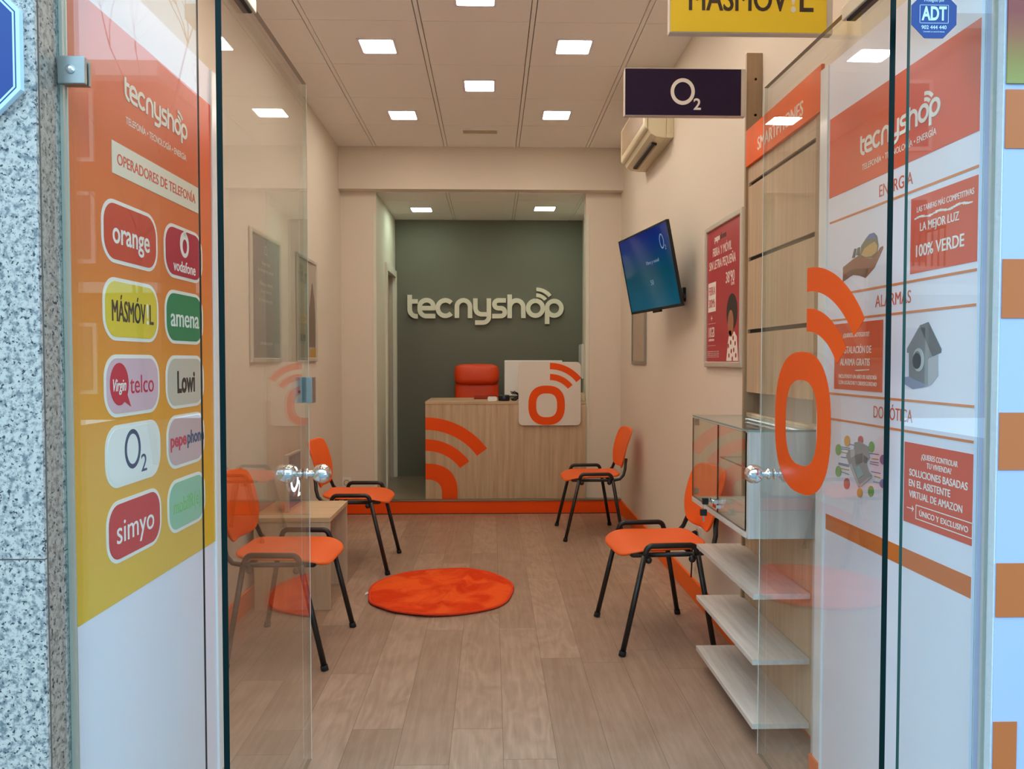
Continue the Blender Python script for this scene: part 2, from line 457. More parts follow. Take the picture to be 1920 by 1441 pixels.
        bpy.data.objects.remove(o); bpy.data.curves.remove(c); bpy.data.meshes.remove(me)
        return s
    def ribbon(s, fr, pts, w, n0, n1, m=0):
        """constant width stroke along a centre line, extruded"""
        P = []
        for (a, b) in pts:
            q_ = Vector((a, b))
            if not P or (q_ - P[-1]).length > w * .08: P.append(q_)
        n = len(P); L = []; R = []
        for i in range(n):
            d0 = (P[i] - P[i - 1]).normalized() if i > 0 else None
            d1 = (P[i + 1] - P[i]).normalized() if i < n - 1 else None
            if d0 is None: d0 = d1
            if d1 is None: d1 = d0
            nn = Vector((-(d0.y + d1.y), d0.x + d1.x)).normalized()
            k = 1.0 / max(0.5, nn.dot(Vector((-d0.y, d0.x))))
            L.append(P[i] + nn * (w / 2 * k)); R.append(P[i] - nn * (w / 2 * k))
        return s.prism_strip(fr, L, R, n0, n1, m)
    def prism_strip(s, fr, L, R, n0, n1, m=0):
        n = len(L); vs = []
        for i in range(n):
            vs += [fr.p(L[i].x, L[i].y, n1), fr.p(R[i].x, R[i].y, n1), fr.p(L[i].x, L[i].y, n0), fr.p(R[i].x, R[i].y, n0)]
        fs = []
        for i in range(n - 1):
            a = 4 * i; b = a + 4
            fs += [(a, a + 1, b + 1, b), (a + 2, a, b, b + 2), (a + 1, a + 3, b + 3, b + 1), (a + 3, a + 2, b + 2, b + 3)]
        fs += [(0, 2, 3, 1), (4 * (n - 1), 4 * (n - 1) + 1, 4 * (n - 1) + 3, 4 * (n - 1) + 2)]
        s._add(vs, fs, m)
        return s
    def build(s, name, mats, parent=None, bevel=0.0, bseg=2, subsurf=0, solid=0.0, smooth=None, label=None, cat=None, group=None, kind=None, origin=None):
        if not isinstance(mats, (list, tuple)): mats = [mats]
        me = bpy.data.meshes.new(name)
        if parent is not None:
            off = WORLD_LOC[parent.name]; wl = off
        else:
            if origin is not None: off = Vector(origin)
            else:
                xs = [v.x for v in s.v]; ys = [v.y for v in s.v]; zs = [v.z for v in s.v]
                off = Vector(((min(xs) + max(xs)) / 2, (min(ys) + max(ys)) / 2, min(zs)))
            wl = off
        me.from_pydata([tuple(v - off) for v in s.v], [], s.f)
        for mt in mats: me.materials.append(mt)
        for p, mi, sm in zip(me.polygons, s.m, s.s):
            p.material_index = mi; p.use_smooth = sm if smooth is None else smooth
        me.validate(); me.update()
        o = bpy.data.objects.new(name, me); COL.objects.link(o)
        if parent is not None: o.parent = parent
        else: o.location = off
        WORLD_LOC[o.name] = wl
        if solid:
            md = o.modifiers.new('thickness', 'SOLIDIFY'); md.thickness = solid; md.offset = 0
        if bevel:
            md = o.modifiers.new('bevel', 'BEVEL'); md.width = bevel; md.segments = bseg; md.limit_method = 'ANGLE'; md.angle_limit = 0.6
        if subsurf:
            md = o.modifiers.new('subdivision', 'SUBSURF'); md.levels = subsurf; md.render_levels = subsurf
        _finish(o, label, cat, group, kind)
        return o

def rrect(u0, u1, v0, v1, r, n=7):
    out = []
    for (cu, cv, a0) in ((u1 - r, v1 - r, 0), (u0 + r, v1 - r, 90), (u0 + r, v0 + r, 180), (u1 - r, v0 + r, 270)):
        for i in range(n + 1):
            a = math.radians(a0 + 90.0 * i / n); out.append((cu + r * math.cos(a), cv + r * math.sin(a)))
    return out

def ellipse(cu, cv, a, b, n=36, e=1.0, t0=0.0, t1=360.0):
    out = []
    full = abs(t1 - t0) >= 360
    for i in range(n if full else n + 1):
        t = math.radians(t0 + (t1 - t0) * i / n); c, s_ = math.cos(t), math.sin(t)
        out.append((cu + a * math.copysign(abs(c) ** e, c), cv + b * math.copysign(abs(s_) ** e, s_)))
    return out

def arc_band(cu, cv, r0, r1, a0, a1, n=24):
    """ring sector, angles measured from vertical clockwise (degrees)"""
    A = [(cu + r1 * math.sin(math.radians(a0 + (a1 - a0) * i / n)), cv + r1 * math.cos(math.radians(a0 + (a1 - a0) * i / n))) for i in range(n + 1)]
    B = [(cu + r0 * math.sin(math.radians(a1 + (a0 - a1) * i / n)), cv + r0 * math.cos(math.radians(a1 + (a0 - a1) * i / n))) for i in range(n + 1)]
    return A + B

def logo_o(mb, fr, w, n0, n1, m=0):
    """the rounded o with two signal arcs; w = width of the o, origin at its centre"""
    mb.prism(fr, [ellipse(0, 0, 0.5 * w, 0.54 * w, 48, 0.80), ellipse(0, 0, 0.285 * w, 0.325 * w, 48, 0.74)], n0, n1, m)
    cu, cv = 0.09 * w, 0.07 * w
    mb.prism(fr, [arc_band(cu, cv, 0.915 * w, 1.09 * w, 0, 52)], n0, n1, m)
    mb.prism(fr, [arc_band(cu, cv, 0.620 * w, 0.788 * w, 0, 52)], n0, n1, m)

def path(*seg):
    """points; an entry ('a',cx,cy,r,t0,t1) samples an arc (degrees, ccw from +u)"""
    out = []
    for q in seg:
        if q[0] == 'a':
            _, cx, cy, r, t0, t1 = q
            for i in range(9):
                t = math.radians(t0 + (t1 - t0) * i / 8); out.append((cx + r * math.cos(t), cy + r * math.sin(t)))
        elif q[0] == 'e':
            _, cx, cy, a, b, t0, t1 = q
            for i in range(19):
                t = math.radians(t0 + (t1 - t0) * i / 18); out.append((cx + a * math.cos(t), cy + b * math.sin(t)))
        else: out.append(q)
    return out

def tecnyshop(mb, fr, width, n0, n1, m=0, sw=24.0):
    """word logo; origin at left end of baseline; drawn in a 924 x 220 unit box"""
    k = width / 924.0
    y = lambda q: (822 - q) * k
    S = []
    X = lambda q: (q - 528) * k
    def P(*a): return [(X(px), y(py)) for (px, py) in a]
    def arc(cx, cy, r, t0, t1, n=9):
        return [(X(cx + r * math.cos(math.radians(t0 + (t1 - t0) * i / n))), y(cy - r * math.sin(math.radians(t0 + (t1 - t0) * i / n)))) for i in range(n + 1)]
    S.append(P((540, 685), (540, 772)) + arc(580, 772, 40, 180, 270) + P((588, 812)))
    S.append(P((540, 724), (588, 724)))
    S.append(P((606, 764), (688, 764)))
    S.append(P((680.5, 775)) + arc(642, 755, 38.5, 0, 90) + arc(638, 755, 38.5, 90, 180) + arc(638, 772, 38.5, 180, 270) + P((692, 810.5)))
    S.append(arc(752, 763, 46, 42, 318, 24))
    S.append(P((820, 822), (820, 757)) + arc(859, 756, 39, 180, 90) + arc(859, 756, 39, 90, 0) + P((898, 822)))
    S.append(P((930, 705), (930, 762)) + arc(968, 762, 38, 180, 270) + P((1010, 800)))
    S.append(P((1010, 705), (1010, 812)) + arc(974, 812, 37, 0, -90) + P((928, 849)))
    S.append(P((1112, 717), (1066, 717)) + arc(1066, 740, 23, 90, 270) + arc(1082, 786.5, 23.5, 90, -90) + P((1030, 810)))
    S.append(P((1134, 682), (1134, 822)))
    S.append(P((1134, 757)) + arc(1175, 757, 40, 180, 90) + arc(1175, 757, 40, 90, 0) + P((1216, 822)))
    S.append(arc(1288, 763, 44, 90, 450, 30))
    S.append(arc(1400, 763, 43, 180, -180, 30))
    S.append(P((1358, 857), (1358, 757)))
    for i, q in enumerate(S): mb.ribbon(fr, q, sw * k, n0, n1 + 0.00006 * i, m)
    c = (X(1293), y(755))
    mb.prism(fr, [arc_band(c[0], c[1], 93 * k, 115 * k, 0, 52)], n0, n1, m)
    mb.prism(fr, [arc_band(c[0], c[1], 58 * k, 80 * k, 0, 52)], n0, n1, m)

# ------------------------------------------------------------------ the setting
XL, XR, CEIL, YB = -1.28, 1.11, 3.09, 6.51
NL, NR, NY, NC, STEP = -0.98, 0.93, 7.885, 2.731, 0.119
def struct(mb, name, mats, label, **k):
    return mb.build(name, mats, kind='structure', label=label, cat=k.pop('cat', 'wall'), **k)

struct(MB().box(XL - .1, XR + .1, 1.5, YB + .02, -.12, 0), 'floor', M['floor'], 'brown oak plank floor of the shop', cat='floor')
struct(MB().box(XL - .12, XL, 1.6, YB + .2, 0, 3.3), 'wall_left', M['wall'], 'white left wall of the shop carrying two framed posters')
struct(MB().box(XR, XR + .12, 1.62, YB + .2, 0, 3.3), 'wall_right', M['wall'], 'white right wall of the shop with the television')
# suspended ceiling: tiles with shadow gaps and T-bars running into the depth
cb = MB(); cb.box(XL - .1, XR + .1, 1.6, YB + .02, CEIL + .012, CEIL + .1, 1)
xl = [XL, -0.975, -0.383, 0.217, 0.803, XR]
for i in range(5):
    a = xl[i] + (0.016 if i > 0 else 0); b = xl[i + 1] - (0.016 if i < 4 else 0)
    y1 = YB
    while y1 > 1.6:
        y0 = max(y1 - 0.598, 1.6)
        cb.box(a, b, y0 + .002, y1 - .002, CEIL, CEIL + .014, 0); y1 -= 0.598
for x in xl[1:5]: cb.box(x - .011, x + .011, 1.6, YB, CEIL + .001, CEIL + .014, 0)
struct(cb, 'ceiling', [M['tile'], M['gap']], 'beige white suspended tile ceiling of the shop', cat='ceiling')
bm_ = MB(); bm_.box(XL, XR, YB, YB + .10, 2.736, CEIL + .1); bm_.box(XL, XR, YB - .012, YB, 2.736, 2.786)
struct(bm_, 'trim_1', M['wall'], 'white beam over the counter niche opening', cat='beam')
# piers either side of the niche
struct(MB().box(XL, NL, YB + .09, 7.19, 0, 2.745).box(XL, NL, 7.19, 7.83, 2.15, 2.745).box(XL, NL, 7.83, NY, 0, 2.745).box(XL, NL, YB + .0885, YB + .09, 0, 2.745, 1), 'wall_niche_left', [M['wall_n'], M['wall']], 'white pier and side wall left of the counter niche')
struct(MB().box(0.807, XR, YB + .09, YB + .22, 0, 2.745), 'wall_niche_right', M['wall'], 'white pier right of the counter')
struct(MB().box(NR, NR + .1, YB + .22, NY, 0, 2.8), 'wall_niche_side', M['wall_n'], 'white side wall right of the counter niche')
struct(MB().box(NL - .3, NR + .1, NY, NY + .1, 0, 2.9), 'wall_back', M['green'], 'grey green back wall carrying the white shop name')
nc = MB(); nc.box(NL, NR, YB + .1, NY, NC + .012, NC + .08, 1)
nx = [NL, -0.378, 0.219, 0.80, NR]
for i in range(4):
    a = nx[i] + (.014 if i > 0 else 0); b = nx[i + 1] - (.014 if i < 3 else 0)
    for (p, q) in ((YB + .1, 6.96), (6.96, 7.56), (7.56, NY)): nc.box(a, b, p + .002, q - .002, NC, NC + .014, 0)
for x in nx[1:4]: nc.box(x - .010, x + .010, YB + .1, NY, NC + .001, NC + .014, 0)
struct(nc, 'ceiling_niche', [M['tile'], M['gap']], 'tile ceiling over the counter niche', cat='ceiling')
struct(MB().box(XL, XR, YB + .012, NY, 0, STEP), 'floor_niche', M['niche_floor'], 'grey brown raised floor behind the counter', cat='floor')
struct(MB().box(XL + .014, XR - .014, YB, YB + .012, 0.006, STEP - .01).box(XL + .014, XR - .014, YB - .0, YB + .012, 0, .006, 1), 'trim_2', [M['red_orange'], M['dark']], 'orange riser of the step below the counter', cat='step riser')
struct(MB().box(XL + .014, XR - .014, YB - .006, YB + .035, STEP - .01, STEP + .003), 'trim_3', M['nosing'], 'thin metal nosing along the step edge', cat='step edge', bevel=.002)
struct(MB().box(XL, XL + .014, 2.44, YB + .09, 0, .112), 'baseboard_left', M['orange_skirt'], 'orange skirting along the left wall', cat='baseboard', bevel=.003)
struct(MB().box(XR - .014, XR, 2.36, YB + .09, 0, .112), 'baseboard_right', M['orange_skirt'], 'orange skirting along the right wall', cat='baseboard', bevel=.003)
for i, (x, lab) in enumerate(((NL - .03, 'thin corner bead on the left pier of the niche'), (0.807, 'thin corner bead on the right pier of the niche'))):
    struct(MB().box(x, x + .03, YB + .084, YB + .092, STEP, 2.55), 'trim_%d' % (4 + i), M['wall_n'], lab, cat='corner bead', bevel=.002)
# doorway in the niche's left wall
d3 = thing('door_3', 'white framed doorway in the left side of the counter niche', 'door', (NL, 7.51, STEP), kind='structure')
MB().box(NL - .02, NL + .018, 7.13, 7.20, STEP, 2.21).box(NL - .02, NL + .018, 7.82, 7.88, STEP, 2.21).box(NL - .02, NL + .0175, 7.2005, 7.8195, 2.14, 2.209).build('door_casing', M['wall_n'], d3, bevel=.003)
MB().box(NL - .16, NL - .02, 7.79, 7.83, STEP, 2.15).box(NL - .16, NL - .02, 7.19, 7.23, STEP, 2.15).box(NL - .09, NL - .05, 7.76, 7.80, STEP, 2.14).build('door_jamb', M['stone'], d3)
MB().box(NL - .21, NL - .17, 7.19, 7.83, STEP, 2.15).build('door_leaf', M['dark'], d3)

# street side
struct(MB().box(-9, 9, -16, 1.5, -.2, -.12), 'floor_pavement', M['pave'], 'grey pavement outside the shop front', cat='pavement')
GE = -.868
gp = MB(); gp.box(-4, GE, 1.505, 1.60, -.12, .918, 0); gp.box(-4, GE, 1.505, 1.60, .921, 2.2, 0)
gp.box(-4, GE - .0005, 1.5065, 1.60, .918, .921, 1); gp.box(GE - .0005, GE + .0005, 1.518, 1.572, -.12, 2.2, 2); gp.box(GE - .002, GE + .0002, 1.513, 1.518, -.12, 2.2, 1)
struct(gp, 'wall_front_left', [M['granite'], M['gap'], M['granite_r']], 'speckled grey granite pilaster left of the entrance')
struct(MB().box(-4, -1.38, 1.60, 1.75, -.12, 3.4).box(-4, 4, 1.50, 1.75, 2.20, 3.4), 'wall_front_top', M['stone'], 'lintel wall above the entrance')
struct(MB().box(1.047, 4, 1.560, 1.70, -.12, 2.2), 'wall_front_right', M['fac_white'], 'glossy white facade right of the entrance')
struct(MB().box(1.0435, 1.0468, 1.5605, 1.601, -.12, 2.2), 'trim_6', M['plaster'], 'hammered white strip beside the white facade', cat='trim')
vin = [(1.746, 1.867, .34, 'tan orange vinyl square below the printed pane'), (1.394, 1.517, .34, 'tan orange vinyl square second from the top of the facade'),
       (1.075, 1.196, .34, 'tan orange vinyl square third from the top of the facade'), (.762, .877, .34, 'tan orange vinyl square fourth from the top of the facade'), (.38, .537, .050, 'narrow tan orange vinyl square lowest on the facade')]
fz_ = lambda z: CAM_H + (z - CAM_H) * .983
for (z0, z1, w, lab) in vin:
    MB().box(1.0485, 1.0485 + w, 1.558, 1.5598, fz_(z0), fz_(z1)).build('vinyl_square', M['fac_orange'], label=lab, cat='vinyl square', group='orange squares on the white facade')
M['pr_pane'] = gradient_mat('printed_pane', [(0.0, (150, 142, 72)), (0.16, (146, 118, 52)), (0.30, (150, 84, 46)), (0.45, (140, 50, 40)), (1.0, (120, 36, 34))], 0.3)
MB().box(1.0485, 1.5, 1.556, 1.5598, fz_(1.879), 2.19).build('printed_panel', M['pr_pane'], label='green to red printed panel at the top right of the facade', cat='sign panel')

# ------------------------------------------------------------------ glass of the shop front
def slab(parent, name, fr, w, h, t, near=None, far=None, top=None):
    """upright glass: u along its width, faces are glass, edges are tinted"""
    mb = MB(); c = [fr.p(a, b, d) for d in (-t / 2, t / 2) for (a, b) in ((0, 0), (w, 0), (w, h), (0, h))]
    mb._add(c, [(0, 3, 2, 1), (4, 5, 6, 7)], 0)
    mb._add(c, [(0, 4, 7, 3)], 1); mb._add(c, [(1, 2, 6, 5)], 2); mb._add(c, [(3, 7, 6, 2), (0, 1, 5, 4)], 3)
    return mb.build(name, [M['glass'], near or M['edge'], far or M['glass_far'], top or M['edge_t']], parent)

DZ0, DZ1 = .082, 2.130
M['edge_highlight'] = mat('painted_arris_highlight', (228, 224, 210), .3)
def glass_door(name, label, side, xa, ya, xb, yb, ku, fu, fh):
    t = thing(name, label, 'door', ((xa + xb) / 2, (ya + yb) / 2, 0), kind='structure')
    fr = Frame((xa, ya, DZ0), (xb - xa, yb - ya, 0), (0, 0, 1)); LW = math.hypot(xb - xa, yb - ya)
    slab(t, 'glass_pane', fr, LW, DZ1 - DZ0, .0125)
    mb = MB()
    for s in (-1, 1):
        mb.fbox(fr, .03, fu, DZ1 - DZ0 - fh, DZ1 - DZ0 + .006, s * .0062, s * .017)
    mb.fbox(fr, .03, fu, DZ1 - DZ0 + .001, DZ1 - DZ0 + .006, -.006, .006)
    MB().fbox(fr, LW - .0016, LW + .0004, 0, DZ1 - DZ0, -side * .0064, -side * .0050).build('arris_highlight', M['edge_highlight'], t)  # pale strip paints the bright highlight along the leaf's far edge
    mb.build('patch_fitting', M['fit'], t, bevel=.002)
    MB().fbox(fr, .03, fu - .012, DZ1 - DZ0 - fh - .004, DZ1 - DZ0 - fh, -.010, .010).build('fitting_gasket', M['dark'], t)
    mb = MB()
    for s in (-1, 1):
        mb.fbox(fr, .03, .19, -.030, .04, s * .0062, s * .017)
    mb.build('floor_fitting', M['alu'], t, bevel=.002)
    # double ball pull
    k = MB(); c = fr.p(ku, .967 - DZ0, 0); ax = fr.n
    for s in (-1, 1):
        k.ball(c + ax * (s * .052), .029, 0, 28, ax)
        k.lathe([(.0, 0.006 * 0 + .0063), (.016, .0063), (.017, .010), (.012, .013), (.0095, .016), (.0095, .030)], c, ax * s, 24)
    k.build('ball_handle', M['chrome'], t)
    return t, fr
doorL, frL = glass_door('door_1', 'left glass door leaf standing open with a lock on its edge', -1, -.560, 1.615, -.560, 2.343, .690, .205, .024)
doorR, frR = glass_door('door_2', 'right glass door leaf standing open with an orange o decal', 1, .846, 1.622, .832, 2.338, .645, .197, .026)
lk = MB()
for s in (-1, 1): lk.fbox(frL, .694, .741, 1.178 - DZ0, 1.255 - DZ0, s * .0064, s * .024)
lk.fbox(frL, .7285, .741, 1.178 - DZ0, 1.255 - DZ0, -.0064, .0064)
lk.fbox(frL, .6935, .6942, 1.208 - DZ0, 1.216 - DZ0, -.018, -.010, 1)
lk.build('edge_lock', [M['steel'], M['dark']], doorL, bevel=.0015)
# decal on the inner face of the right leaf
dl = MB(); fo = Frame(frR.p(2.045 - 1.622, 1.138 - DZ0, 0), -frR.u, (0, 0, 1))   # seen from inside: u towards the street
fdec = Frame(fo.p(0, 0, .0064), fo.u, fo.v)
logo_o(dl, fdec, .3535, 0, .0008)
dl.build('orange_decal', mat('orange_film', (226, 80, 20), 0.25, spec=.22), doorR, label='orange o with two signal arcs')

w1 = thing('window_1', 'fixed glass pane beside the granite pilaster', 'window', (-.729, 1.58, -.1), kind='structure')
slab(w1, 'glass_pane', Frame((-.866, 1.58, -.1), (1, 0, 0), (0, 0, 1)), .276, 2.3, .010, M['glass_far'], M['edge'])
MB().box(-.867, -.860, 1.5855, 1.600, -.1, 2.2).box(-.867, -.858, 1.596, 1.600, -.1, 2.2).build('pane_channel', M['alu'], w1)
w2 = thing('window_2', 'fixed glass pane in front of the services poster', 'window', (.945, 1.585, -.1), kind='structure')
slab(w2, 'glass_pane', Frame((.860, 1.585, -.1), (1, 0, 0), (0, 0, 1)), .1825, 2.3, .012, M['edge_m'], M['glass_far'])
clampo = thing('glass_clamp', 'square brushed steel clamp holding the left glass pane to the granite', 'glass clamp', (-.833, 1.574, 1.8535))
MB().box(-.859, -.806, 1.563, 1.5745, 1.8535, 1.908).build('clamp_plate', M['steel'], clampo, bevel=.0015)
MB().box(-.857, -.808, 1.5856, 1.594, 1.856, 1.906).box(-.8675, -.857, 1.5856, 1.594, 1.86, 1.90).build('back_plate', M['steel'], clampo, bevel=.001)
MB().lathe([(0, -.0065), (.004, -.006), (.0075, -.004), (.009, 0)], (-.8335, 1.563, 1.881), (0, 1, 0), 20).build('clamp_bolt', M['chrome'], clampo)

# ------------------------------------------------------------------ left poster (phone operators)
LP = Frame((-.884, 1.602, 0), (.013, .82, 0), (0, 0, 1))       # u to the right as read, n into the shop
MB().box(XL + .001, -.8865, 1.601, 2.44, 0, 2.2).build('wall_entry_left', M['wall'], kind='structure', label='boxed white lining on the left of the entrance', cat='wall')
ps = thing('operator_poster', 'orange to yellow poster of phone operators behind the left glass', 'poster', LP.p(.41, 0))
MB().fbox(LP, 0, .82, 0, 2.2, -.002, .004).build('backing_board', M['white'], ps)
MB().fbox(LP, .815, .86, 0, 2.2, -.003, .010).build('edge_profile', M['white_g'], ps, bevel=.002)
MB().fbox(LP, .012, .815, .74, 2.09, .004, .0052).build('gradient_print', M['print_lr'], ps)
lg = MB(); tecnyshop(lg, LP.at(.275, 1.928, .0052), .36, 0, .0012); lg.build('shop_name', M['print_white'], ps)
tg = MB(); tg.text(LP, 'TELEFONÍA • TECNOLOGÍA • ENERGÍA', .455, 1.872, .35, .017, lift=.0052); tg.build('tagline', M['print_white'], ps)
MB().fbox(LP, .21, .712, 1.739, 1.814, .0052, .0062).build('title_strip', mat('cream_strip', (232, 222, 200), .4), ps)
MB().text(LP, 'OPERADORES DE TELEFONÍA', .461, 1.764, .455, .026, lift=.0062, bold=.006).build('title_lettering', M['print_red'], ps)
def pill(zc, col, rgb, draw, lab):
    u0, u1 = ((.158, .438) if col == 0 else (.476, .736)); h = .0735
    b = MB().prism(LP, [rrect(u0, u1, zc - h, zc + h, .056)], .0052, .0060).build('operator_badge', M['print_white'], ps, label=lab)
    f = MB().prism(LP, [rrect(u0 + .010, u1 - .010, zc - h + .009, zc + h - .009, .047)], .0060, .0068).build('badge_field', mat('badge_' + lab.split()[0], rgb, .35), b)
    draw((u0 + u1) / 2, zc, b)
INK = {k: mat('ink_' + k, v, .4) for k, v in dict(white=(242, 236, 226), black=(44, 38, 36), red=(206, 40, 56), navy=(58, 64, 96), green=(128, 190, 80), crimson=(200, 30, 60)).items()}
def word(s, w, h, ink, dz=0, du=0, bold=.02, slant=0.0):
    return lambda u, z, b: MB().text(LP, s, u + du, z - h / 2 + dz, w, h, lift=.0068, bold=bold, slant=slant).build('lettering', INK[ink], b)
def vodafone(u, z, b):
    q = MB(); q.prism(LP, [ellipse(u, z + .026, .030, .036, 30), ellipse(u + .002, z + .022, .016, .020, 24)], .0068, .0074)
    q.prism(LP, [[(u - .010, z + .060), (u + .014, z + .072), (u + .010, z + .052), (u + .002, z + .044)]], .0068, .0074)
    q.text(LP, 'vodafone', u, z - .052, .150, .030, lift=.0068, bold=.012); q.build('lettering', INK['white'], b)
def virgin(u, z, b):
    q = MB(); q.prism(LP, [ellipse(u - .072, z + .004, .044, .050, 30)], .0068, .0074); q.text(LP, 'telco', u + .042, z - .020, .125, .045, lift=.0068)
    q.prism(LP, [[(u - .05, z - .038), (u - .018, z - .052), (u - .034, z - .024)]], .0068, .0074); q.build('lettering', INK['crimson'], b)
    MB().text(LP, 'Virgin', u - .072, z - .012, .062, .028, lift=.0074, slant=.3, bold=.01).build('script', INK['white'], b)
def otwo(u, z, b):
    q = MB(); q.prism(LP, [ellipse(u - .012, z + .010, .040, .048, 36), ellipse(u - .012, z + .010, .030, .037, 36)], .0068, .0074)
    q.text(LP, '2', u + .045, z - .052, .030, .044, lift=.0068); q.build('lettering', INK['navy'], b)
def pepe(u, z, b):
    MB().text(LP, 'pepe', u - .056, z - .012, .105, .036, lift=.0068, bold=.03).build('lettering', INK['red'], b)
    MB().text(LP, 'phone', u + .062, z - .012, .120, .036, lift=.0068, bold=.03).build('lettering', INK['navy'], b)
def masmovil(u, z, b):
    MB().text(LP, 'MÁSMÓV', u - .018, z - .028, .165, .050, lift=.0068, bold=.01).text(LP, 'L', u + .098, z - .028, .022, .050, lift=.0068, bold=.01).build('lettering', INK['black'], b)
    MB().text(LP, '!', u + .076, z - .028, .009, .050, lift=.0068, bold=.01).build('mark', INK['white'], b)
pill(1.605, 0, (206, 62, 40), word('orange', .185, .052, 'white', bold=.012), 'red badge at the top of the left column')
pill(1.605, 1, (186, 26, 58), vodafone, 'crimson badge with a round white mark')
pill(1.425, 0, (226, 196, 50), masmovil, 'yellow badge with dark capitals')
pill(1.425, 1, (40, 132, 84), word('amena', .190, .052, 'white', bold=.012), 'green badge with white letters')
pill(1.246, 0, (216, 180, 190), virgin, 'pink badge with a round crimson mark')
pill(1.246, 1, (204, 192, 172), word('Lowi', .120, .058, 'black', bold=.03), 'beige badge with black letters')  # warm light on a white badge is put into the beige field colour
pill(1.081, 0, (238, 236, 228), otwo, 'white badge with a navy round letter')
pill(1.081, 1, (206, 172, 168), pepe, 'rose badge with red and navy letters')
pill(.904, 0, (206, 48, 40), word('simyo', .190, .056, 'white', bold=.0), 'scarlet badge with white letters')
pill(.904, 1, (150, 196, 160), word('mobilR(e)', .185, .042, 'green', bold=-.005), 'mint badge with green letters')

# ------------------------------------------------------------------ right poster (services)
RP = Frame((1.029, 2.339, 0), (.0145, -.739, 0), (0, 0, 1))
MB().box(1.0462, XR + .06, 1.623, 2.339, .0, 2.2).build('wall_entry_right', M['wall'], kind='structure', label='boxed white lining on the right of the entrance', cat='wall')
pr_ = thing('services_poster', 'white and red poster of shop services behind the right glass', 'poster', RP.p(.37, 0))
MB().fbox(RP, 0, .715, 0, 2.2, -.002, .004).build('backing_board', M['white'], pr_)
MB().fbox(RP, -.045, .006, 0, 2.2, -.004, .010).build('edge_profile', M['white_g'], pr_, bevel=.002)
MB().fbox(RP, -.06, .0, 0, .05, -.02, .016).build('corner_shoe', M['orange_skirt'], pr_, bevel=.003)
Z0 = .004
pb = lambda name, mt, *bx: None
q = MB(); q.fbox(RP, .014, .712, 1.795, 2.032, Z0, Z0 + .001); q.build('heading_field', M['print_red'], pr_)
lg = MB(); tecnyshop(lg, RP.at(.202, 1.873, Z0 + .001), .370, 0, .001); lg.build('shop_name', M['print_white'], pr_)
MB().text(RP, 'TELEFONÍA • TECNOLOGÍA • ENERGÍA', .386, 1.832, .345, .016, lift=Z0 + .001).build('tagline', M['print_white'], pr_)
q = MB()
for z in (1.720, 1.500, 1.425): q.fbox(RP, .02, .712, z - .003, z + .003, Z0, Z0 + .001)
for z in (1.206, 1.1295): q.fbox(RP, .03, .712, z - .003, z + .003, Z0, Z0 + .001)
q.build('rule_line', M['print_line'], pr_)
for (s_, uc, z, w) in (('ENERGÍA', .384, 1.739, .158), ('ALARMAS', .378, 1.448, .170), ('DOMÓTICA', .385, 1.152, .185)):
    MB().text(RP, s_, uc, z, w, .032, lift=Z0, bold=.004).build('section_lettering', M['print_text'], pr_)
q = MB(); q.fbox(RP, .018, .712, .789, .836, Z0, Z0 + .001); q.build('lower_band', M['print_band'], pr_)
def offer(u0, u1, z0, z1, lines, extra=None):
    f = MB().fbox(RP, u0, u1, z0, z1, Z0, Z0 + .001).build('offer_box', M['print_red'], pr_)
    for (s, uc, z, w, h, bd) in lines: MB().text(RP, s, uc, z, w, h, lift=Z0 + .001, bold=bd).build('lettering', M['print_white'], f)
    if extra:
        q = MB(); extra(q); q.build('drawn_line', M['print_white'], f)
def ex1(q):
    random.seed(3)
    for i in range(26):
        u = .475 + .0085 * i; hh = .0016 + .0016 * random.random()
        z = 1.650 + .006 * math.sin(i * .7) * .4
        q.fbox(RP, u, u + .0078, z - hh, z + hh, Z0 + .001, Z0 + .0016)
def ex2(q):
    q.prism(RP, [[(.185, 1.2785), (.266, 1.2815), (.268, 1.279), (.20, 1.2755)]], Z0 + .001, Z0 + .0016)
def ex3(q):
    for (a, b, c, d) in ((.500, .716, .9195, .9215), (.500, .716, .9525, .9545), (.500, .502, .9195, .9545), (.714, .716, .9195, .9545)):
        q.fbox(RP, a, b, c, d, Z0 + .001, Z0 + .0016)
    q.fbox(RP, .462, .490, .940, .942, Z0 + .001, Z0 + .0016)
    q.prism(RP, [[(.484, .949), (.492, .941), (.484, .933), (.486, .941)]], Z0 + .001, Z0 + .0016)
offer(.458, .712, 1.518, 1.702, [('LAS TARIFAS MÁS COMPETITIVAS', .592, 1.664, .215, .0135, 0), ('LA MEJOR LUZ', .574, 1.617, .150, .020, .008), ('100% VERDE', .576, 1.557, .185, .028, .014)], ex1)
offer(.062, .335, 1.221, 1.413, [('¿QUIERES PROTEGERTE?', .190, 1.372, .150, .012, 0), ('INSTALACIÓN DE', .192, 1.326, .170, .020, .008), ('ALARMA GRATIS', .185, 1.291, .170, .020, .008), ('INCLUYENDO UN AÑO DE ASESORÍA', .200, 1.254, .215, .011, 0), ('CON LEGÁLITAS Y CIBERSEGURIDAD', .200, 1.236, .215, .011, 0)], ex2)
offer(.446, .7125, .904, 1.103, [('¿QUIERES CONTROLAR', .590, 1.068, .140, .013, 0), ('TU VIVIENDA?', .590, 1.049, .095, .013, 0), ('SOLUCIONES BASADAS', .583, 1.022, .226, .017, .008), ('EN EL ASISTENTE', .552, .996, .166, .017, .008), ('VIRTUAL DE AMAZON', .575, .969, .208, .017, .008), ('ÚNICO Y EXCLUSIVO', .608, .930, .185, .013, .008)], ex3)
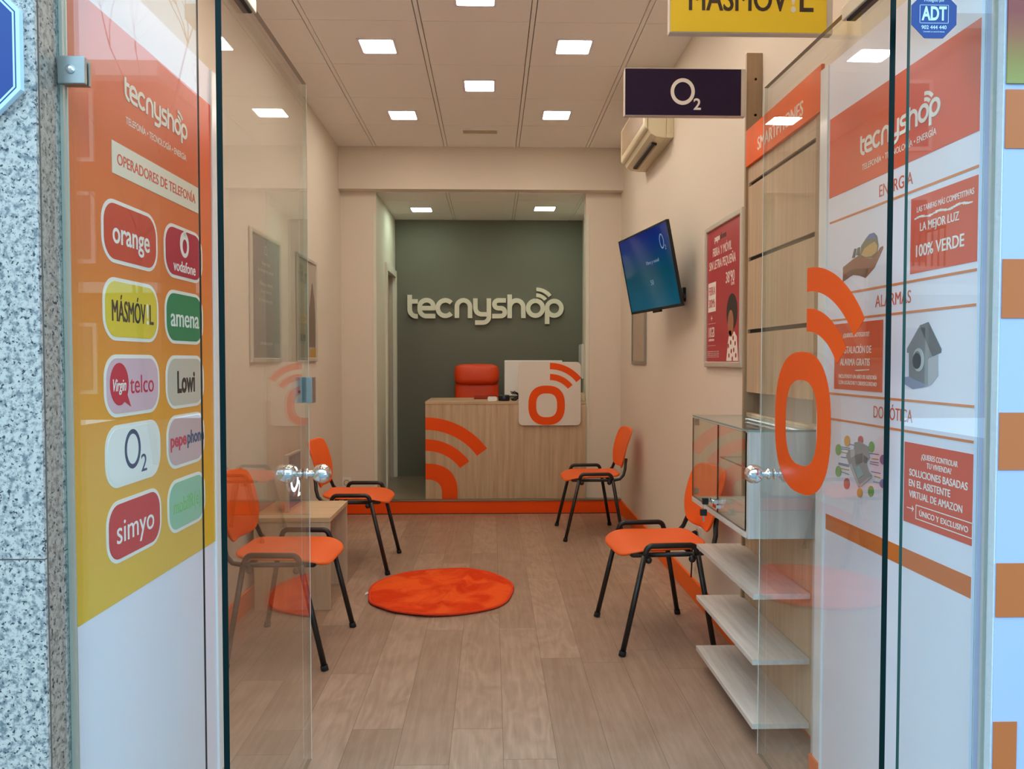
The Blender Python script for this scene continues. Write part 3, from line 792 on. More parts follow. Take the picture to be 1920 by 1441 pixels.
# pictures on the poster
def pic(name, label, shapes):
    root = None
    for i, (mt, loops) in enumerate(shapes):
        q = MB()
        for lp in loops: q.prism(RP, lp if isinstance(lp[0], list) else [lp], Z0, Z0 + .0008 + .0003 * i)
        o = q.build(name if root is None else 'picture_shape', mt, pr_ if root is None else root, label=label if root is None else None)
        root = root or o
def C(name, rgb): return mat(name, rgb, .4)
def hm(pts, ox=1560, oy=400, s=1441 / 140.0):
    out = []
    for (a, b) in pts:      # picture px -> poster plane
        px, py = ox + a / s, oy + b / s
        out.append(px2rp(px, py))
    return out
def px2rp(px, py):
    d = _F + _R * ((px - 960) / FPX) - _U * ((py - 720.5) / FPX)
    o = Vector((0, 0, CAM_H)); t = (RP.o - o).dot(RP.n) / d.dot(RP.n)
    w = o + d * t - RP.o
    return (w.dot(RP.u), w.dot(RP.v))
pic('hand_and_bulb_picture', 'picture of a hand holding a light bulb full of coins', [
    (C('picture_skin', (150, 96, 78)), [hm([(240, 1040), (430, 890), (560, 800), (640, 850), (800, 870), (900, 760), (960, 660), (1015, 625), (1020, 670), (950, 830), (850, 1050), (680, 1245), (560, 1200), (440, 1185), (380, 1220), (240, 1320)])]),
    (C('picture_skin_dark', (104, 62, 48)), [hm([(240, 1200), (400, 1090), (560, 1060), (740, 1060), (700, 1200), (680, 1245), (560, 1200), (440, 1185), (380, 1220), (240, 1320)])]),
    (C('picture_bulb', (122, 116, 88)), [hm([(560, 830), (600, 620), (680, 500), (760, 400), (840, 370), (900, 430), (930, 620), (900, 760), (800, 860), (650, 850)])]),
    (C('picture_coin', (204, 164, 104)), [hm([(600, 800), (660, 680), (760, 600), (860, 540), (915, 620), (900, 740), (800, 820), (680, 840)])]),
    (C('picture_blue', (86, 112, 168)), [hm([(680, 500), (760, 400), (830, 375), (890, 430), (890, 490), (800, 490)])]),
    (C('picture_thread', (110, 108, 100)), [hm([(425, 860), (470, 680), (500, 680), (470, 850)]), hm([(500, 810), (530, 670), (570, 650), (555, 810)])])])
hh = lambda pts: hm(pts, 1690, 590, 9.61)
pic('alarm_house_picture', 'picture of a small steel house shaped alarm', [
    (C('picture_shadow', (150, 156, 176)), [hh([(170, 1110), (520, 1290), (240, 1340), (90, 1250), (90, 1120)])]),
    (C('picture_steel', (138, 136, 134)), [hh([(135, 610), (370, 190), (420, 260), (600, 760), (520, 780), (520, 1280), (170, 1110), (170, 690), (135, 680)])]),
    (C('picture_steel_light', (178, 176, 180)), [hh([(520, 800), (600, 750), (700, 720), (700, 1100), (580, 1250), (520, 1280)])]),
    (C('picture_steel_dark', (92, 90, 92)), [hh([(370, 190), (525, 130), (760, 620), (750, 680), (600, 750)])]),
    (C('picture_ring', (196, 196, 192)), [[hh(ellipse(350, 810, 100, 210, 30)), hh(ellipse(330, 810, 72, 160, 30))]]),
    (C('picture_dial', (70, 72, 66)), [hh(ellipse(318, 830, 72, 145, 28))])])
hd = lambda pts: hm(pts, 1555, 800, 9.607)
blob = lambda cx, cy, a=52, b=100: hd(ellipse(cx, cy, a, b, 22))
pic('smart_home_picture', 'picture of grey house blocks ringed by coloured round icons', [
    (C('picture_wire', (84, 104, 140)), [hd([(a, b), (c, d), (c, d + 14), (a, b + 14)]) for (a, b, c, d) in ((235, 350, 400, 380), (235, 385, 400, 410), (235, 535, 400, 560), (190, 640, 380, 680), (190, 665, 380, 705), (220, 790, 380, 850), (740, 470, 920, 490), (760, 620, 915, 640), (760, 650, 910, 685), (780, 795, 950, 830), (820, 980, 940, 1000), (380, 300, 500, 330))]),
    (C('picture_wire_gold', (190, 150, 60)), [hd([(a, b), (c, d), (c, d + 16), (a, b + 16)]) for (a, b, c, d) in ((235, 440, 400, 480), (210, 730, 380, 770), (800, 560, 915, 580), (840, 880, 950, 910))]),
    (C('picture_green', (116, 172, 96)), [blob(192, 410), blob(192, 800), blob(792, 360), blob(780, 1160)]),
    (C('picture_amber', (222, 160, 80)), [blob(352, 255), blob(580, 1185, 50, 85)]),
    (C('picture_red', (206, 104, 98)), [blob(595, 235, 46, 75), blob(345, 1020)]),
    (C('picture_violet', (112, 100, 160)), [blob(1010, 590, 60, 90), blob(1005, 1020, 60, 80)]),
    (C('picture_block', (150, 148, 150)), [hd([(340, 520), (380, 420), (480, 400), (490, 280), (580, 260), (740, 360), (760, 560), (700, 640), (740, 780), (800, 880), (560, 1090), (400, 690)])]),
    (C('picture_block_pale', (186, 186, 184)), [hd([(400, 680), (560, 1080), (590, 1060), (440, 660)]), hd([(590, 1040), (790, 880), (800, 910), (600, 1080)]), hd([(420, 420), (500, 400), (500, 520), (430, 560)])]),
    (C('picture_block_dark', (104, 102, 106)), [hd([(500, 520), (640, 470), (640, 640), (520, 680)]), hd([(660, 500), (740, 560), (700, 660), (650, 620)])]),
    (C('picture_pool', (140, 176, 178)), [hd([(490, 720), (590, 700), (660, 860), (570, 930)])])])

# blue octagonal security sticker and sign
def octa(r): return [(r / math.cos(PI / 8) * math.cos(PI / 8 + i * PI / 4), r / math.cos(PI / 8) * math.sin(PI / 8 + i * PI / 4)) for i in range(8)]
def security(name, label, fr, r, t, cat):
    o = thing(name, label, cat, fr.p(0, -r))
    MB().prism(fr, [octa(r)], 0, t).build('sign_plate', M['blue_adt'] if r < .1 else mat('pale_sign_plate', (200, 216, 226), .35), o)
    return o
fs = Frame((.908, 1.5787, 2.0135), (1, 0, 0), (0, 0, 1))
st = security('security_sticker', 'blue octagonal alarm sticker on the right glass pane', fs, .047, .0008, 'sticker')
q = MB(); q.text(fs, 'ADT', 0, -.010, .052, .027, lift=.0008, bold=.03)
q.text(fs, '902 444 440', 0, -.0285, .052, .0075, lift=.0008, bold=.01)
q.text(fs, 'Protegido por', 0, .027, .042, .006, lift=.0008)
for (a, b, c, d) in ((-.030, .030, .0195, .0203), (-.030, .030, -.0168, -.016), (-.030, -.0292, -.0168, .0203), (.0292, .030, -.0168, .0203)): q.fbox(fs, a, b, c, d, .0008, .0014)
q.text(fs, 'Conectado con central de alarmas', 0, -.035, .044, .0028, lift=.0008)
q.build('lettering', M['paleblue'], st)
fb = Frame((-1.0677, 1.505, 1.891), (1, 0, 0), (0, 0, 1))
sb = security('security_sign', 'large blue octagonal alarm sign on the granite pilaster', fb, .1787, .012, 'sign')
MB().prism(fb, [octa(.1712), octa(.1690)], .012, .0124).build('border_line', M['blue_adt'], sb)
MB().prism(fb, [octa(.1650)], .012, .0124).build('sign_field', M['blue_adt'], sb)
q = MB(); q.text(fb, 'ADT', -.02, -.03, .18, .09, lift=.0124, bold=.03); q.build('lettering', M['paleblue'], sb)

# ------------------------------------------------------------------ ceiling lights and vent
def light(x, y, z, label, group, led):
    t = thing('ceiling_light', label, 'ceiling light', (x, y, z - .004), group)
    h = .0935
    MB().prism(Frame((x, y, z), (1, 0, 0), (0, -1, 0)), [rrect(-h - .014, h + .014, -h - .014, h + .014, .006, 3), rrect(-h, h, -h, h, .012, 4)[::-1]], -.001, .004).build('light_frame', M['white'], t)
    MB().prism(Frame((x, y, z), (1, 0, 0), (0, -1, 0)), [rrect(-h, h, -h, h, .012, 4)], -.001, .003).build('diffuser', led, t)
g = 'square ceiling lights of the shop'
for (x, y, lab) in ((-.645, 4.45, 'square ceiling light left of centre, second row from the door'), (.468, 4.43, 'square ceiling light right of centre, second row from the door'),
                    (-.078, 5.065, 'square ceiling light alone in the middle row, whole'), (-.645, 5.68, 'square ceiling light on the left nearest the beam'),
                    (.472, 5.65, 'square ceiling light on the right nearest the beam'), (-.08, 3.835, 'square ceiling light cut by the top edge of the picture')):
    light(x, y, CEIL, lab, g, M['led'])
for (x, y, lab) in ((-.645, 3.22, 'square ceiling light left above the doors, mirrored in the glass'), (.468, 3.22, 'square ceiling light right above the doors, mirrored in the glass'), (-.08, 2.60, 'square ceiling light in the middle row nearest the entrance'),
                    (-.645, 2.0, 'square ceiling light left just inside the entrance'), (.468, 2.0, 'square ceiling light right just inside the entrance')):
    light(x, y, CEIL, lab, g, M['led'])
for (x, y, lab) in ((-.663, 7.345, 'small ceiling light on the left above the counter'), (.5, 7.275, 'small ceiling light on the right above the counter')):
    light(x, y, NC, lab, 'ceiling lights above the counter', M['led_n'])
v = thing('ceiling_vent', 'slim air vent in the ceiling before the beam', 'vent', (-.09, 6.07, CEIL))
fv = Frame((-.09, 6.07, CEIL), (1, 0, 0), (0, -1, 0))
MB().prism(fv, [rrect(-.155, .155, -.07, .07, .004, 2), rrect(-.133, .133, -.048, .048, .003, 2)[::-1]], -.001, .005).build('vent_frame', M['tile'], v)
q = MB(); q.fbox(fv, -.133, .133, -.048, .048, -.001, .0008); q.build('vent_slot', M['cream_d'], v)
for k in range(3): MB().fbox(fv, -.133, .133, -.036 + .03 * k, -.030 + .03 * k, .001, .005).build('vent_blade', M['cream'], v)

# ------------------------------------------------------------------ chairs
def grid_surface(fn, nu, nv):
    q = MB(); vs = [fn(-1 + 2 * i / nu, -1 + 2 * j / nv) for j in range(nv + 1) for i in range(nu + 1)]
    fs = [(j * (nu + 1) + i, j * (nu + 1) + i + 1, (j + 1) * (nu + 1) + i + 1, (j + 1) * (nu + 1) + i) for j in range(nv) for i in range(nu)]
    q._add(vs, fs, 0, True); return q
def round_square(a, b, n):
    x = a * math.sqrt(1 - b * b / 2); y = b * math.sqrt(1 - a * a / 2); r = math.hypot(x, y)
    if r < 1e-6: return 0.0, 0.0
    k = 1.0 / ((abs(x) / r) ** n + (abs(y) / r) ** n) ** (1.0 / n)
    return x * k, y * k
def make_chair(label):
    t = thing('visitor_chair', label, 'chair', (0, 0, 0), 'orange visitor chairs')
    def seat(a, b):          # a lateral, b depth (+1 front)
        x, y = round_square(a, b, 5.0)
        hw = .226 - .026 * (1 - y) / 2
        z = .4545 - .007 * (1 - a * a) * (1 - b * b)
        if y > .45: z -= .040 * ((y - .45) / .55) ** 2
        if y < -.5: z += .012 * ((-y - .5) / .5) ** 2
        return Vector((-.008 + .212 * y, x * hw, z))
    grid_surface(seat, 12, 12).build('seat', M['seat'], t, solid=.014, subsurf=1, smooth=True)
    def back(a, b):          # b height
        x, y = round_square(a, b, 6.0)
        hw = .218 if y > -.1 else .218 - .060 * ((-.1 - y) / .9) ** 1.4
        z = .652 + .150 * y
        xx = -.226 - .072 * (y + 1) / 2 + .026 * (a * a) - .016 * y * y
        return Vector((xx, x * hw, z))
    grid_surface(back, 12, 10).build('backrest', M['seat'], t, solid=.013, subsurf=1, smooth=True)
    R_ = .0125
    for s in (-1, 1):
        fk = (.108, s * .250, .440); rk = (-.136, s * .250, .440)
        for (foot, top) in (((.212, s * .264, 0), fk), ((-.212, s * .264, 0), rk)):
            l = MB().tube([foot, top], R_, 12).build('leg', M['tube'], t)
            d = (Vector(top) - Vector(foot)).normalized()
            MB().tube([foot, tuple(Vector(foot) + d * .022)], R_ * 1.28, 12).build('foot_cap', M['rubber'], l)
        pts = [fk] + [(.072 + .0295 * math.cos(math.radians(a)), s * .249, .452 + .030 * math.sin(math.radians(a))) for a in (5, 25, 45, 65, 85)]
        pts += [(-.100 - .0295 * math.sin(math.radians(a)), s * .249, .452 + .030 * math.cos(math.radians(a))) for a in (5, 25, 45, 65, 85)] + [rk]
        MB().tube(pts, R_ * 1.02, 12).build('side_loop', M['tube'], t)
        q = MB(); q.tube([(.150, s * .205, .432), (-.150, s * .212, .432), (-.195, s * .213, .440), (-.222, s * .212, .468), (-.236, s * .200, .510), (-.243, s * .180, .545), (-.250, s * .172, .585)], .011, 10)
        q.build('back_upright', M['tube'], t)
    q = MB()
    for x in (.095, -.125): q.tube([(x, -.248, .432), (x, .248, .432)], .010, 10)
    for s in (-1, 1):
        q.ball((.088, s * .243, .418), .016); q.ball((-.112, s * .243, .418), .016)
    q.tube([(.150, -.205, .432), (.150, .205, .432)], .010, 10)
    q.build('seat_frame', M['tube'], t)
    return t
def children_of(o): return [c for c in bpy.data.objects if c.parent == o]
def copy_tree(o, parent=None):
    c = o.copy(); COL.objects.link(c)
    if parent is not None: c.parent = parent
    for ch in children_of(o): copy_tree(ch, c)
    return c
def put_chair(o, fn, ff, facing):
    """fn, ff: front feet (near, far) on the floor; facing +1 = towards +X"""
    a = Vector((fn[0], fn[1])); b = Vector((ff[0], ff[1])); mid = (a + b) / 2
    lat = (b - a).normalized(); fw = Vector((lat.y, -lat.x)) * facing
    c = mid - fw * .212
    o.location = (c.x, c.y, 0); o.rotation_euler = (0, 0, math.atan2(fw.y, fw.x))
ch = make_chair('orange chair with black legs nearest the white shelves on the right')
c2 = copy_tree(ch); c2['label'] = 'orange chair with black legs far right beside the counter'
c3 = copy_tree(ch); c3['label'] = 'orange chair with black legs nearest on the left, seen through the glass door'
c4 = copy_tree(ch); c4['label'] = 'orange chair with black legs on the left between side table and step'
put_chair(ch, (.574, 3.345), (.534, 3.872), -1)
put_chair(c2, (.528, 5.492), (.510, 6.029), -1)
put_chair(c3, (-.703, 3.223), (-.680, 3.748), 1)
put_chair(c4, (-.633, 4.674), (-.626, 5.185), 1)

# ------------------------------------------------------------------ rug
rg = thing('round_rug', 'round orange plush rug on the plank floor', 'rug', (-.287, 4.31, 0))
rw = []
def rug_pt(r, a):
    rr = .408 * (1 + .008 * math.sin(3 * a + .6) + .014 * math.sin(7 * a) - .035 * math.exp(-((a - 3.9) / .16) ** 2) - .03 * math.exp(-((a - 1.05) / .14) ** 2))
    ca_, sa_ = math.cos(a), math.sin(a); rr /= (abs(ca_) ** 2.25 + abs(sa_) ** 2.25) ** (1 / 2.25)
    x, y = rr * .985 * r * ca_, rr * 1.035 * r * sa_
    z = .012 + .006 * math.sin(9 * x + 3) * math.sin(8 * y + 1) * (1 - .5 * r)
    edge = max(0, r - .86) / .14
    for (px_, py_, qx, qy, h_) in ((.02, -.30, .16, .25, .026), (-.33, .05, -.05, .16, .020), (-.20, -.18, .30, .10, .014)):
        ex_, ey_ = qx - px_, qy - py_; L2 = ex_ * ex_ + ey_ * ey_
        t_ = min(1, max(0, ((x - px_) * ex_ + (y - py_) * ey_) / L2)); dd_ = math.hypot(x - px_ - t_ * ex_, y - py_ - t_ * ey_)
        z += h_ * math.exp(-(dd_ / .028) ** 2) * (1 - r ** 6)
    z = z * (1 - edge * .35) + .010 * max(0, math.sin(2 * a - .8)) * r ** 6
    return Vector((-.287 + x, 4.31 + y, z))
q = MB(); NA, NRr = 72, 26
vs = [Vector((-.287, 4.31, .013))] + [rug_pt((i + 1) / NRr, 2 * PI * k / NA) for i in range(NRr) for k in range(NA)]
fsr = [(0, 1 + k, 1 + (k + 1) % NA) for k in range(NA)]
for i in range(NRr - 1):
    for k in range(NA):
        fsr.append((1 + i * NA + k, 1 + (i + 1) * NA + k, 1 + (i + 1) * NA + (k + 1) % NA, 1 + i * NA + (k + 1) % NA))
q._add(vs, fsr, 0, True)
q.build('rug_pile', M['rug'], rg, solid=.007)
q = MB(); q.tube([tuple(rug_pt(1.0, 2 * PI * k / NA)) for k in range(NA + 1)], .0075, 8); q.build('rug_piping', M['rug_rim'], rg)
MB().fbox(Frame((-.695, 4.27, .004), (0, 1, 0), (.9, 0, .25)), 0, .045, -.022, .02, 0, .0015).build('rug_tag', M['white'], rg)

# ------------------------------------------------------------------ side table, light box
sd = thing('side_table', 'low pale wood side table between the two left chairs', 'table', (-1.04, 4.255, 0))
MB().box(-1.255, -.843, 4.008, 4.50, .462, .486).build('table_top', M['desk'], sd, bevel=.002)
MB().box(-1.24, -.846, 4.012, 4.032, 0, .462).build('end_panel', M['deskz'], sd, bevel=.001)
MB().box(-1.24, -.846, 4.476, 4.496, 0, .462).build('end_panel', M['deskz'], sd, bevel=.001)
MB().box(-1.05, -1.03, 4.032, 4.476, .16, .462).build('stretcher_panel', M['deskz'], sd, bevel=.001)
fl = Frame((-1.097, 4.160, .486), (.004, .265, 0), (0, 0, 1))
lb = thing('light_box', 'small upright display on the side table with white glowing letters', 'light box', fl.p(.13, 0))
MB().fbox(fl, 0, .265, 0, .309, -.022, -.004).build('case', M['alu'], lb, bevel=.002)
q = MB()
for (a, b, c, d) in ((0, .010, 0, .309), (.255, .265, 0, .309), (.010, .255, 0, .012), (.010, .255, .299, .309)): q.fbox(fl, a, b, c, d, -.004, .002)
q.build('bezel', M['alu'], lb)
MB().fbox(fl, .010, .255, .012, .299, -.004, -.001).build('face', M['lb_face'], lb)
q = MB(); q.prism(fl, [ellipse(.125, .160, .080, .070, 40), ellipse(.125, .160, .052, .048, 40)], -.001, .0004)
q.text(fl, '2', .215, .055, .055, .085, lift=-.001, bold=.03); q.build('glowing_letters', M['lb_glow'], lb)

# ------------------------------------------------------------------ framed posters on the left wall
def framed(name, label, fr, w, h, fmat, pmat):
    t = thing(name, label, 'poster', fr.p(w / 2, 0))
    q = MB(); b = .026
    q.prism(fr, [[(0, 0), (w, 0), (w, h), (0, h)], [(b, b), (b, h - b), (w - b, h - b), (w - b, b)]], 0, .016)
    q.build('frame', fmat, t, bevel=.004)
    MB().fbox(fr, b - .004, w - b + .004, b - .004, h - b + .004, .001, .006).build('print', pmat, t)
    return t
f1 = Frame((XL + .0005, 4.105, 1.293), (0, 1, 0), (0, 0, 1))
p1 = framed('framed_poster', 'slate grey poster in an aluminium frame on the left wall, seen through glass', f1, .585, .720, M['alu'], M['grey_print'])
q = MB(); q.prism(f1, [ellipse(.29, .63, .022, .028, 24), ellipse(.29, .63, .016, .021, 24)], .006, .0065)
q.text(f1, '2', .318, .595, .012, .018, lift=.006)
for (z, w, s) in ((.545, .16, 'Nueva fibra'), (.505, .30, 'La red que te conecta'), (.43, .24, 'Fibra y móvil'), (.39, .20, 'sin permanencia'), (.34, .26, 'ni letra pequeña'), (.10, .22, 'Infórmate en tienda')):
    MB().text(f1, s, .29, z, w, .020, lift=.006).build('lettering', M['grey_ink'], p1)
q.build('logo', M['grey_ink'], p1)
f2 = Frame((XL + .0005, 5.075, 1.297), (0, 1, 0), (0, 0, 1))
p2 = framed('framed_poster', 'olive and white poster in an aluminium frame above the left chair', f2, .56, .718, M['alu'], M['beige_print'])
MB().fbox(f2, .30, .534, .026, .692, .006, .0066).build('photo_field', mat('pale_photo_field', (176, 166, 150), .3), p2)
q = MB()
for i, (z, w) in enumerate(((.62, .22), (.575, .24), (.53, .20))): q.text(f2, ('FIBRA Y', 'MÓVIL SIN', 'LÍMITES')[i], .155, z, w, .030, lift=.006, bold=.02)
q.build('heading', M['olive_ink'], p2)
q = MB()
for i, (z, w) in enumerate(((.30, .20), (.26, .22), (.22, .18))): q.text(f2, ('300Mb', '20GB', 'por mes')[i], .155, z, w, .028, lift=.006, bold=.01)
q.build('offer_lettering', M['ochre_ink'], p2)
MB().prism(f2, [[(.34, .03), (.53, .03), (.53, .10), (.36, .08)]], .0066, .007).build('ochre_patch', M['ochre_ink'], p2)
q = MB(); q.text(f2, '38,90', .155, .14, .16, .045, lift=.006, bold=.02); q.build('lettering', M['ink'], p2)
q = MB(); q.prism(f2, [[(.33, .10), (.34, .36), (.38, .45), (.40, .50), (.42, .55), (.45, .55), (.47, .49), (.50, .44), (.52, .30), (.52, .10)]], .0066, .0071); q.build('figure_silhouette', mat('brown_figure_print', (118, 102, 88), .4), p2)

# ------------------------------------------------------------------ right wall: poster, little frame, television, air conditioner
f3 = Frame((XR - .0005, 3.945, 1.273), (0, -1, 0), (0, 0, 1))
p3 = framed('framed_poster', 'crimson poster in an aluminium frame beside the display stand', f3, .585, .705, M['alu'], M['red_print'])
q = MB(); L6 = .006
q.text(f3, 'pepe', .190, .617, .085, .030, lift=L6, bold=.03); q.build('logo', INK['white'], p3)
q = MB(); q.text(f3, 'FIBRA Y MÓVIL', .270, .545, .30, .042, lift=L6, bold=.004); q.text(f3, 'SIN LETRA PEQUEÑA', .270, .483, .42, .042, lift=L6, bold=.004); q.build('heading', INK['white'], p3)
q = MB(); q.text(f3, "38'90", .400, .395, .13, .052, lift=L6, bold=.004); q.text(f3, '€/MES', .440, .378, .05, .014, lift=L6); q.build('price', INK['white'], p3)
MB().fbox(f3, .045, .175, .275, .420, L6, L6 + .0006).build('white_field', INK['white'], p3)
MB().text(f3, '+', .105, .225, .03, .035, lift=L6).build('plus_sign', INK['white'], p3)
q = MB(); q.text(f3, '10GB', .105, .148, .10, .050, lift=L6, bold=.004); q.text(f3, 'ILIMITADAS', .105, .128, .09, .012, lift=L6)
for k in range(8):
    q.fbox(f3, .045 + .017 * k, .055 + .017 * k, .215, .217, L6, L6 + .0005); q.fbox(f3, .045 + .017 * k, .055 + .017 * k, .105, .107, L6, L6 + .0005)
q.build('data_lettering', INK['white'], p3)
q = MB()
for k in range(4): q.text(f3, 'Condiciones sujetas a cobertura de fibra', .135, .048 + .009 * k, .20, .004, lift=L6)
q.build('fine_print', INK['white'], p3)
q = MB(); q.text(f3, 'phone', .285, .617, .10, .030, lift=L6, bold=.02); q.build('lettering', INK['black'], p3)
q = MB(); q.text(f3, 'FIBRA', .110, .358, .105, .042, lift=L6 + .0006); q.text(f3, '300Mb', .110, .296, .105, .042, lift=L6 + .0006); q.build('lettering', M['red_print'], p3)
f3g = Frame(f3.p(.085, 0), f3.u, f3.v)
q = MB(); q.prism(f3g, [ellipse(.345, .255, .080, .085, 30)], L6, L6 + .0004)
q.build('figure_hair', mat('dark_hair_print', (52, 40, 36), .5), p3)
q = MB(); q.prism(f3g, [ellipse(.330, .205, .042, .060, 26)], L6, L6 + .0008); q.prism(f3g, [[(.30, .14), (.345, .14), (.34, .17), (.305, .17)]], L6, L6 + .0008); q.build('figure_face', mat('brown_skin_print', (168, 112, 84), .5), p3)
q = MB(); q.prism(f3g, [[(.27, .03), (.29, .11), (.305, .145), (.345, .14), (.38, .165), (.42, .14), (.44, .03)]], L6, L6 + .0011); q.build('figure_dress', INK['white'], p3)
q = MB()
for (a, b) in ((.30, .10), (.335, .115), (.37, .135), (.40, .11), (.31, .055), (.345, .075), (.38, .08), (.41, .055), (.36, .04)): q.prism(f3g, [ellipse(a, b, .010, .011, 14)], L6 + .0011, L6 + .0015)
q.build('figure_dots', M['red_print'], p3)
f4 = Frame((XR - .0005, 6.02, 1.277), (0, -1, 0), (0, 0, 1))
p4 = thing('wall_pocket', 'small grey framed card pocket on the wall below the television', 'frame', f4.p(.25, 0))
q = MB(); q.prism(f4, [[(0, 0), (.53, 0), (.53, .46), (0, .46)], [(.022, .022), (.022, .438), (.508, .438), (.508, .022)]], 0, .014); q.build('frame', M['steel'], p4, bevel=.002)
MB().fbox(f4, .02, .51, .02, .44, .001, .006).build('card', M['card'], p4)

tv = thing('television', 'tilted wall television showing a blue screen', 'television', (.95, 4.51, 1.828))
S_ = 1.12
yw, tl = .155, .196
nrm = Vector((-math.cos(yw), -math.sin(yw), 0)); rt = Vector((math.sin(yw), -math.cos(yw), 0)); up = Vector((0, 0, 1))
n2 = nrm * math.cos(tl) - up * math.sin(tl); u2 = up * math.cos(tl) + nrm * math.sin(tl)
tc_ = Vector((.818, 4.03, 1.772 - CAM_H)) * S_ + Vector((0, 0, CAM_H))
ft = Frame(tc_, rt, u2)
TW, TH = .72 * S_ / 2, .42 * S_ / 2
WORLD_LOC[tv.name] = tc_.copy(); tv.location = tc_
q = MB(); q.fbox(ft, -TW, TW, -TH, TH, -.016, -.002); q.fbox(ft, -TW * .6, TW * .6, -TH, TH * .3, -.050, -.016)
q.build('housing', M['black'], tv, bevel=.004)
q = MB(); q.prism(ft, [[(-TW, -TH), (TW, -TH), (TW, TH), (-TW, TH)], [(-TW + .008, -TH + .016), (-TW + .008, TH - .008), (TW - .008, TH - .008), (TW - .008, -TH + .016)]], -.002, .003); q.build('bezel', M['black'], tv)
MB().fbox(ft, -TW + .008, TW - .008, -TH + .016, TH - .008, -.002, 0).build('screen', M['screen'], tv)
q = MB(); q.prism(ft, [ellipse(.285, .135, .030, .042, 28), ellipse(.285, .135, .023, .034, 28)], 0, .0006); q.text(ft, '2', .325, .085, .016, .026, lift=0)
q.text(ft, 'Fibra y móvil', .10, .035, .20, .020, lift=0); q.text(ft, '50', .04, -.085, .05, .030, lift=0); q.build('screen_lettering', M['screen_text'], tv)
MB().fbox(ft, -.05, .06, -TH - .012, -TH, -.022, -.004).build('sensor_bar', M['black'], tv, bevel=.002)
q = MB(); w0 = ft.p(.24, -.19, -.052); wl = Vector((XR - .001, w0.y + .12, w0.z + .03))
q.tube([tuple(w0), tuple(ft.p(.24, -.19, -.075)), tuple(wl)], .014, 10); q.box(XR - .018, XR - .0008, wl.y - .03, wl.y + .03, wl.z - .04, wl.z + .04)
q.build('wall_arm', M['black'], tv)

ac = thing('air_conditioner', 'cream wall mounted air conditioner below the ceiling', 'air conditioner', (1.02, 5.12, 2.66))
AY0, AY1 = 4.70, 5.56
fa = Frame((XR, AY0, 2.66), (-1, 0, 0), (0, 0, 1))     # u out of the wall, v up, n = +Y? 
def acprof(pts, y0, y1, name, mt, bev=.0):
    fr = Frame((0, y0, 0), (1, 0, 0), (0, 0, 1))       # n = -Y
    q = MB(); q.prism(fr, [[(XR - a, 2.66 + b) for (a, b) in pts][::-1]], -(y1 - y0), 0); return q.build(name, mt, ac, bevel=bev)
acprof([(.001, 0), (.045, .0), (.045, .285), (.001, .285)], AY0, AY1, 'back_plate', M['cream'], .003)
acprof([(.045, -.002), (.105, .006), (.140, .025), (.158, .055), (.158, .275), (.145, .290), (.045, .290)], AY0 + .004, AY1 - .004, 'body', M['cream'], .004)
acprof([(.159, .048), (.176, .060), (.180, .075), (.180, .285), (.172, .297), (.159, .295)], AY0 + .001, AY1 - .001, 'front_panel', M['cream'], .006)
q = MB(); fd = Frame((XR - .078, AY0 + .12, 2.660), (0, 1, 0), Vector((-.06, 0, .008)))
q.fbox(fd, 0, .62, 0, .034, -.0125, -.001); q.build('outlet_slot', M['dark'], ac)
MB().fbox(fd, .01, .61, .004, .010, -.0165, -.0125).build('outlet_vane', M['cream_d'], ac)
MB().box(XR - .180 - .0012, XR - .1805, AY0 + .05, AY1 - .05, 2.76, 2.93).build('intake_grille', M['cream_d'], ac)
MB().box(XR - .040, XR - .020, AY0 - .003, AY0, 2.685, 2.74).build('side_cover', M['cream'], ac, bevel=.001)

# sockets
def socket(name, label, fr, plugged):
    t = thing(name, label, 'socket', fr.p(0, -.04))
    MB().prism(fr, [rrect(-.04, .04, -.04, .04, .006, 3)], 0, .009).build('socket_plate', M['white_g'], t, bevel=.002)
    MB().prism(fr, [ellipse(0, 0, .026, .026, 26)], .009, .012).build('socket_rim', M['cream_d'], t)
    MB().prism(fr, [ellipse(0, 0, .019, .019, 22)], .012, .0125).build('socket_well', M['cream'], t)
    return t
socket('wall_socket', 'white wall socket on the left pier behind the chair', Frame((-1.243, YB + .0895, .258), (1, 0, 0), (0, 0, 1)), False)
fsk = Frame((XR - .0005, 4.06, .38), (0, -1, 0), (0, 0, 1))
MB().prism(Frame((XR - .0005, 4.06, .38), (0, -1, 0), (0, 0, 1)), [rrect(-.115, -.045, -.04, .04, .006, 3)], 0, .009)
socket('wall_socket', 'white wall socket behind the nearest right chair', fsk, True)
q = MB(); pc = fsk.p(0, 0, .013)
q.lathe([(0, 0), (.015, 0), (.017, .012), (.010, .030), (.005, .036)], fsk.p(0, 0, .0126), fsk.n, 16)
a0 = fsk.p(0, 0, .045)
q.tube([tuple(a0), tuple(a0 + Vector((-.012, .012, -.004))), tuple(a0 + Vector((-.010, .035, -.03))), (XR - .025, 4.11, .28), (XR - .022, 4.13, .18), (XR - .022, 4.14, .122)], .0042, 8)
q.build('power_plug', M['rubber'], label='black plug with its cable in the right wall socket', cat='plug')
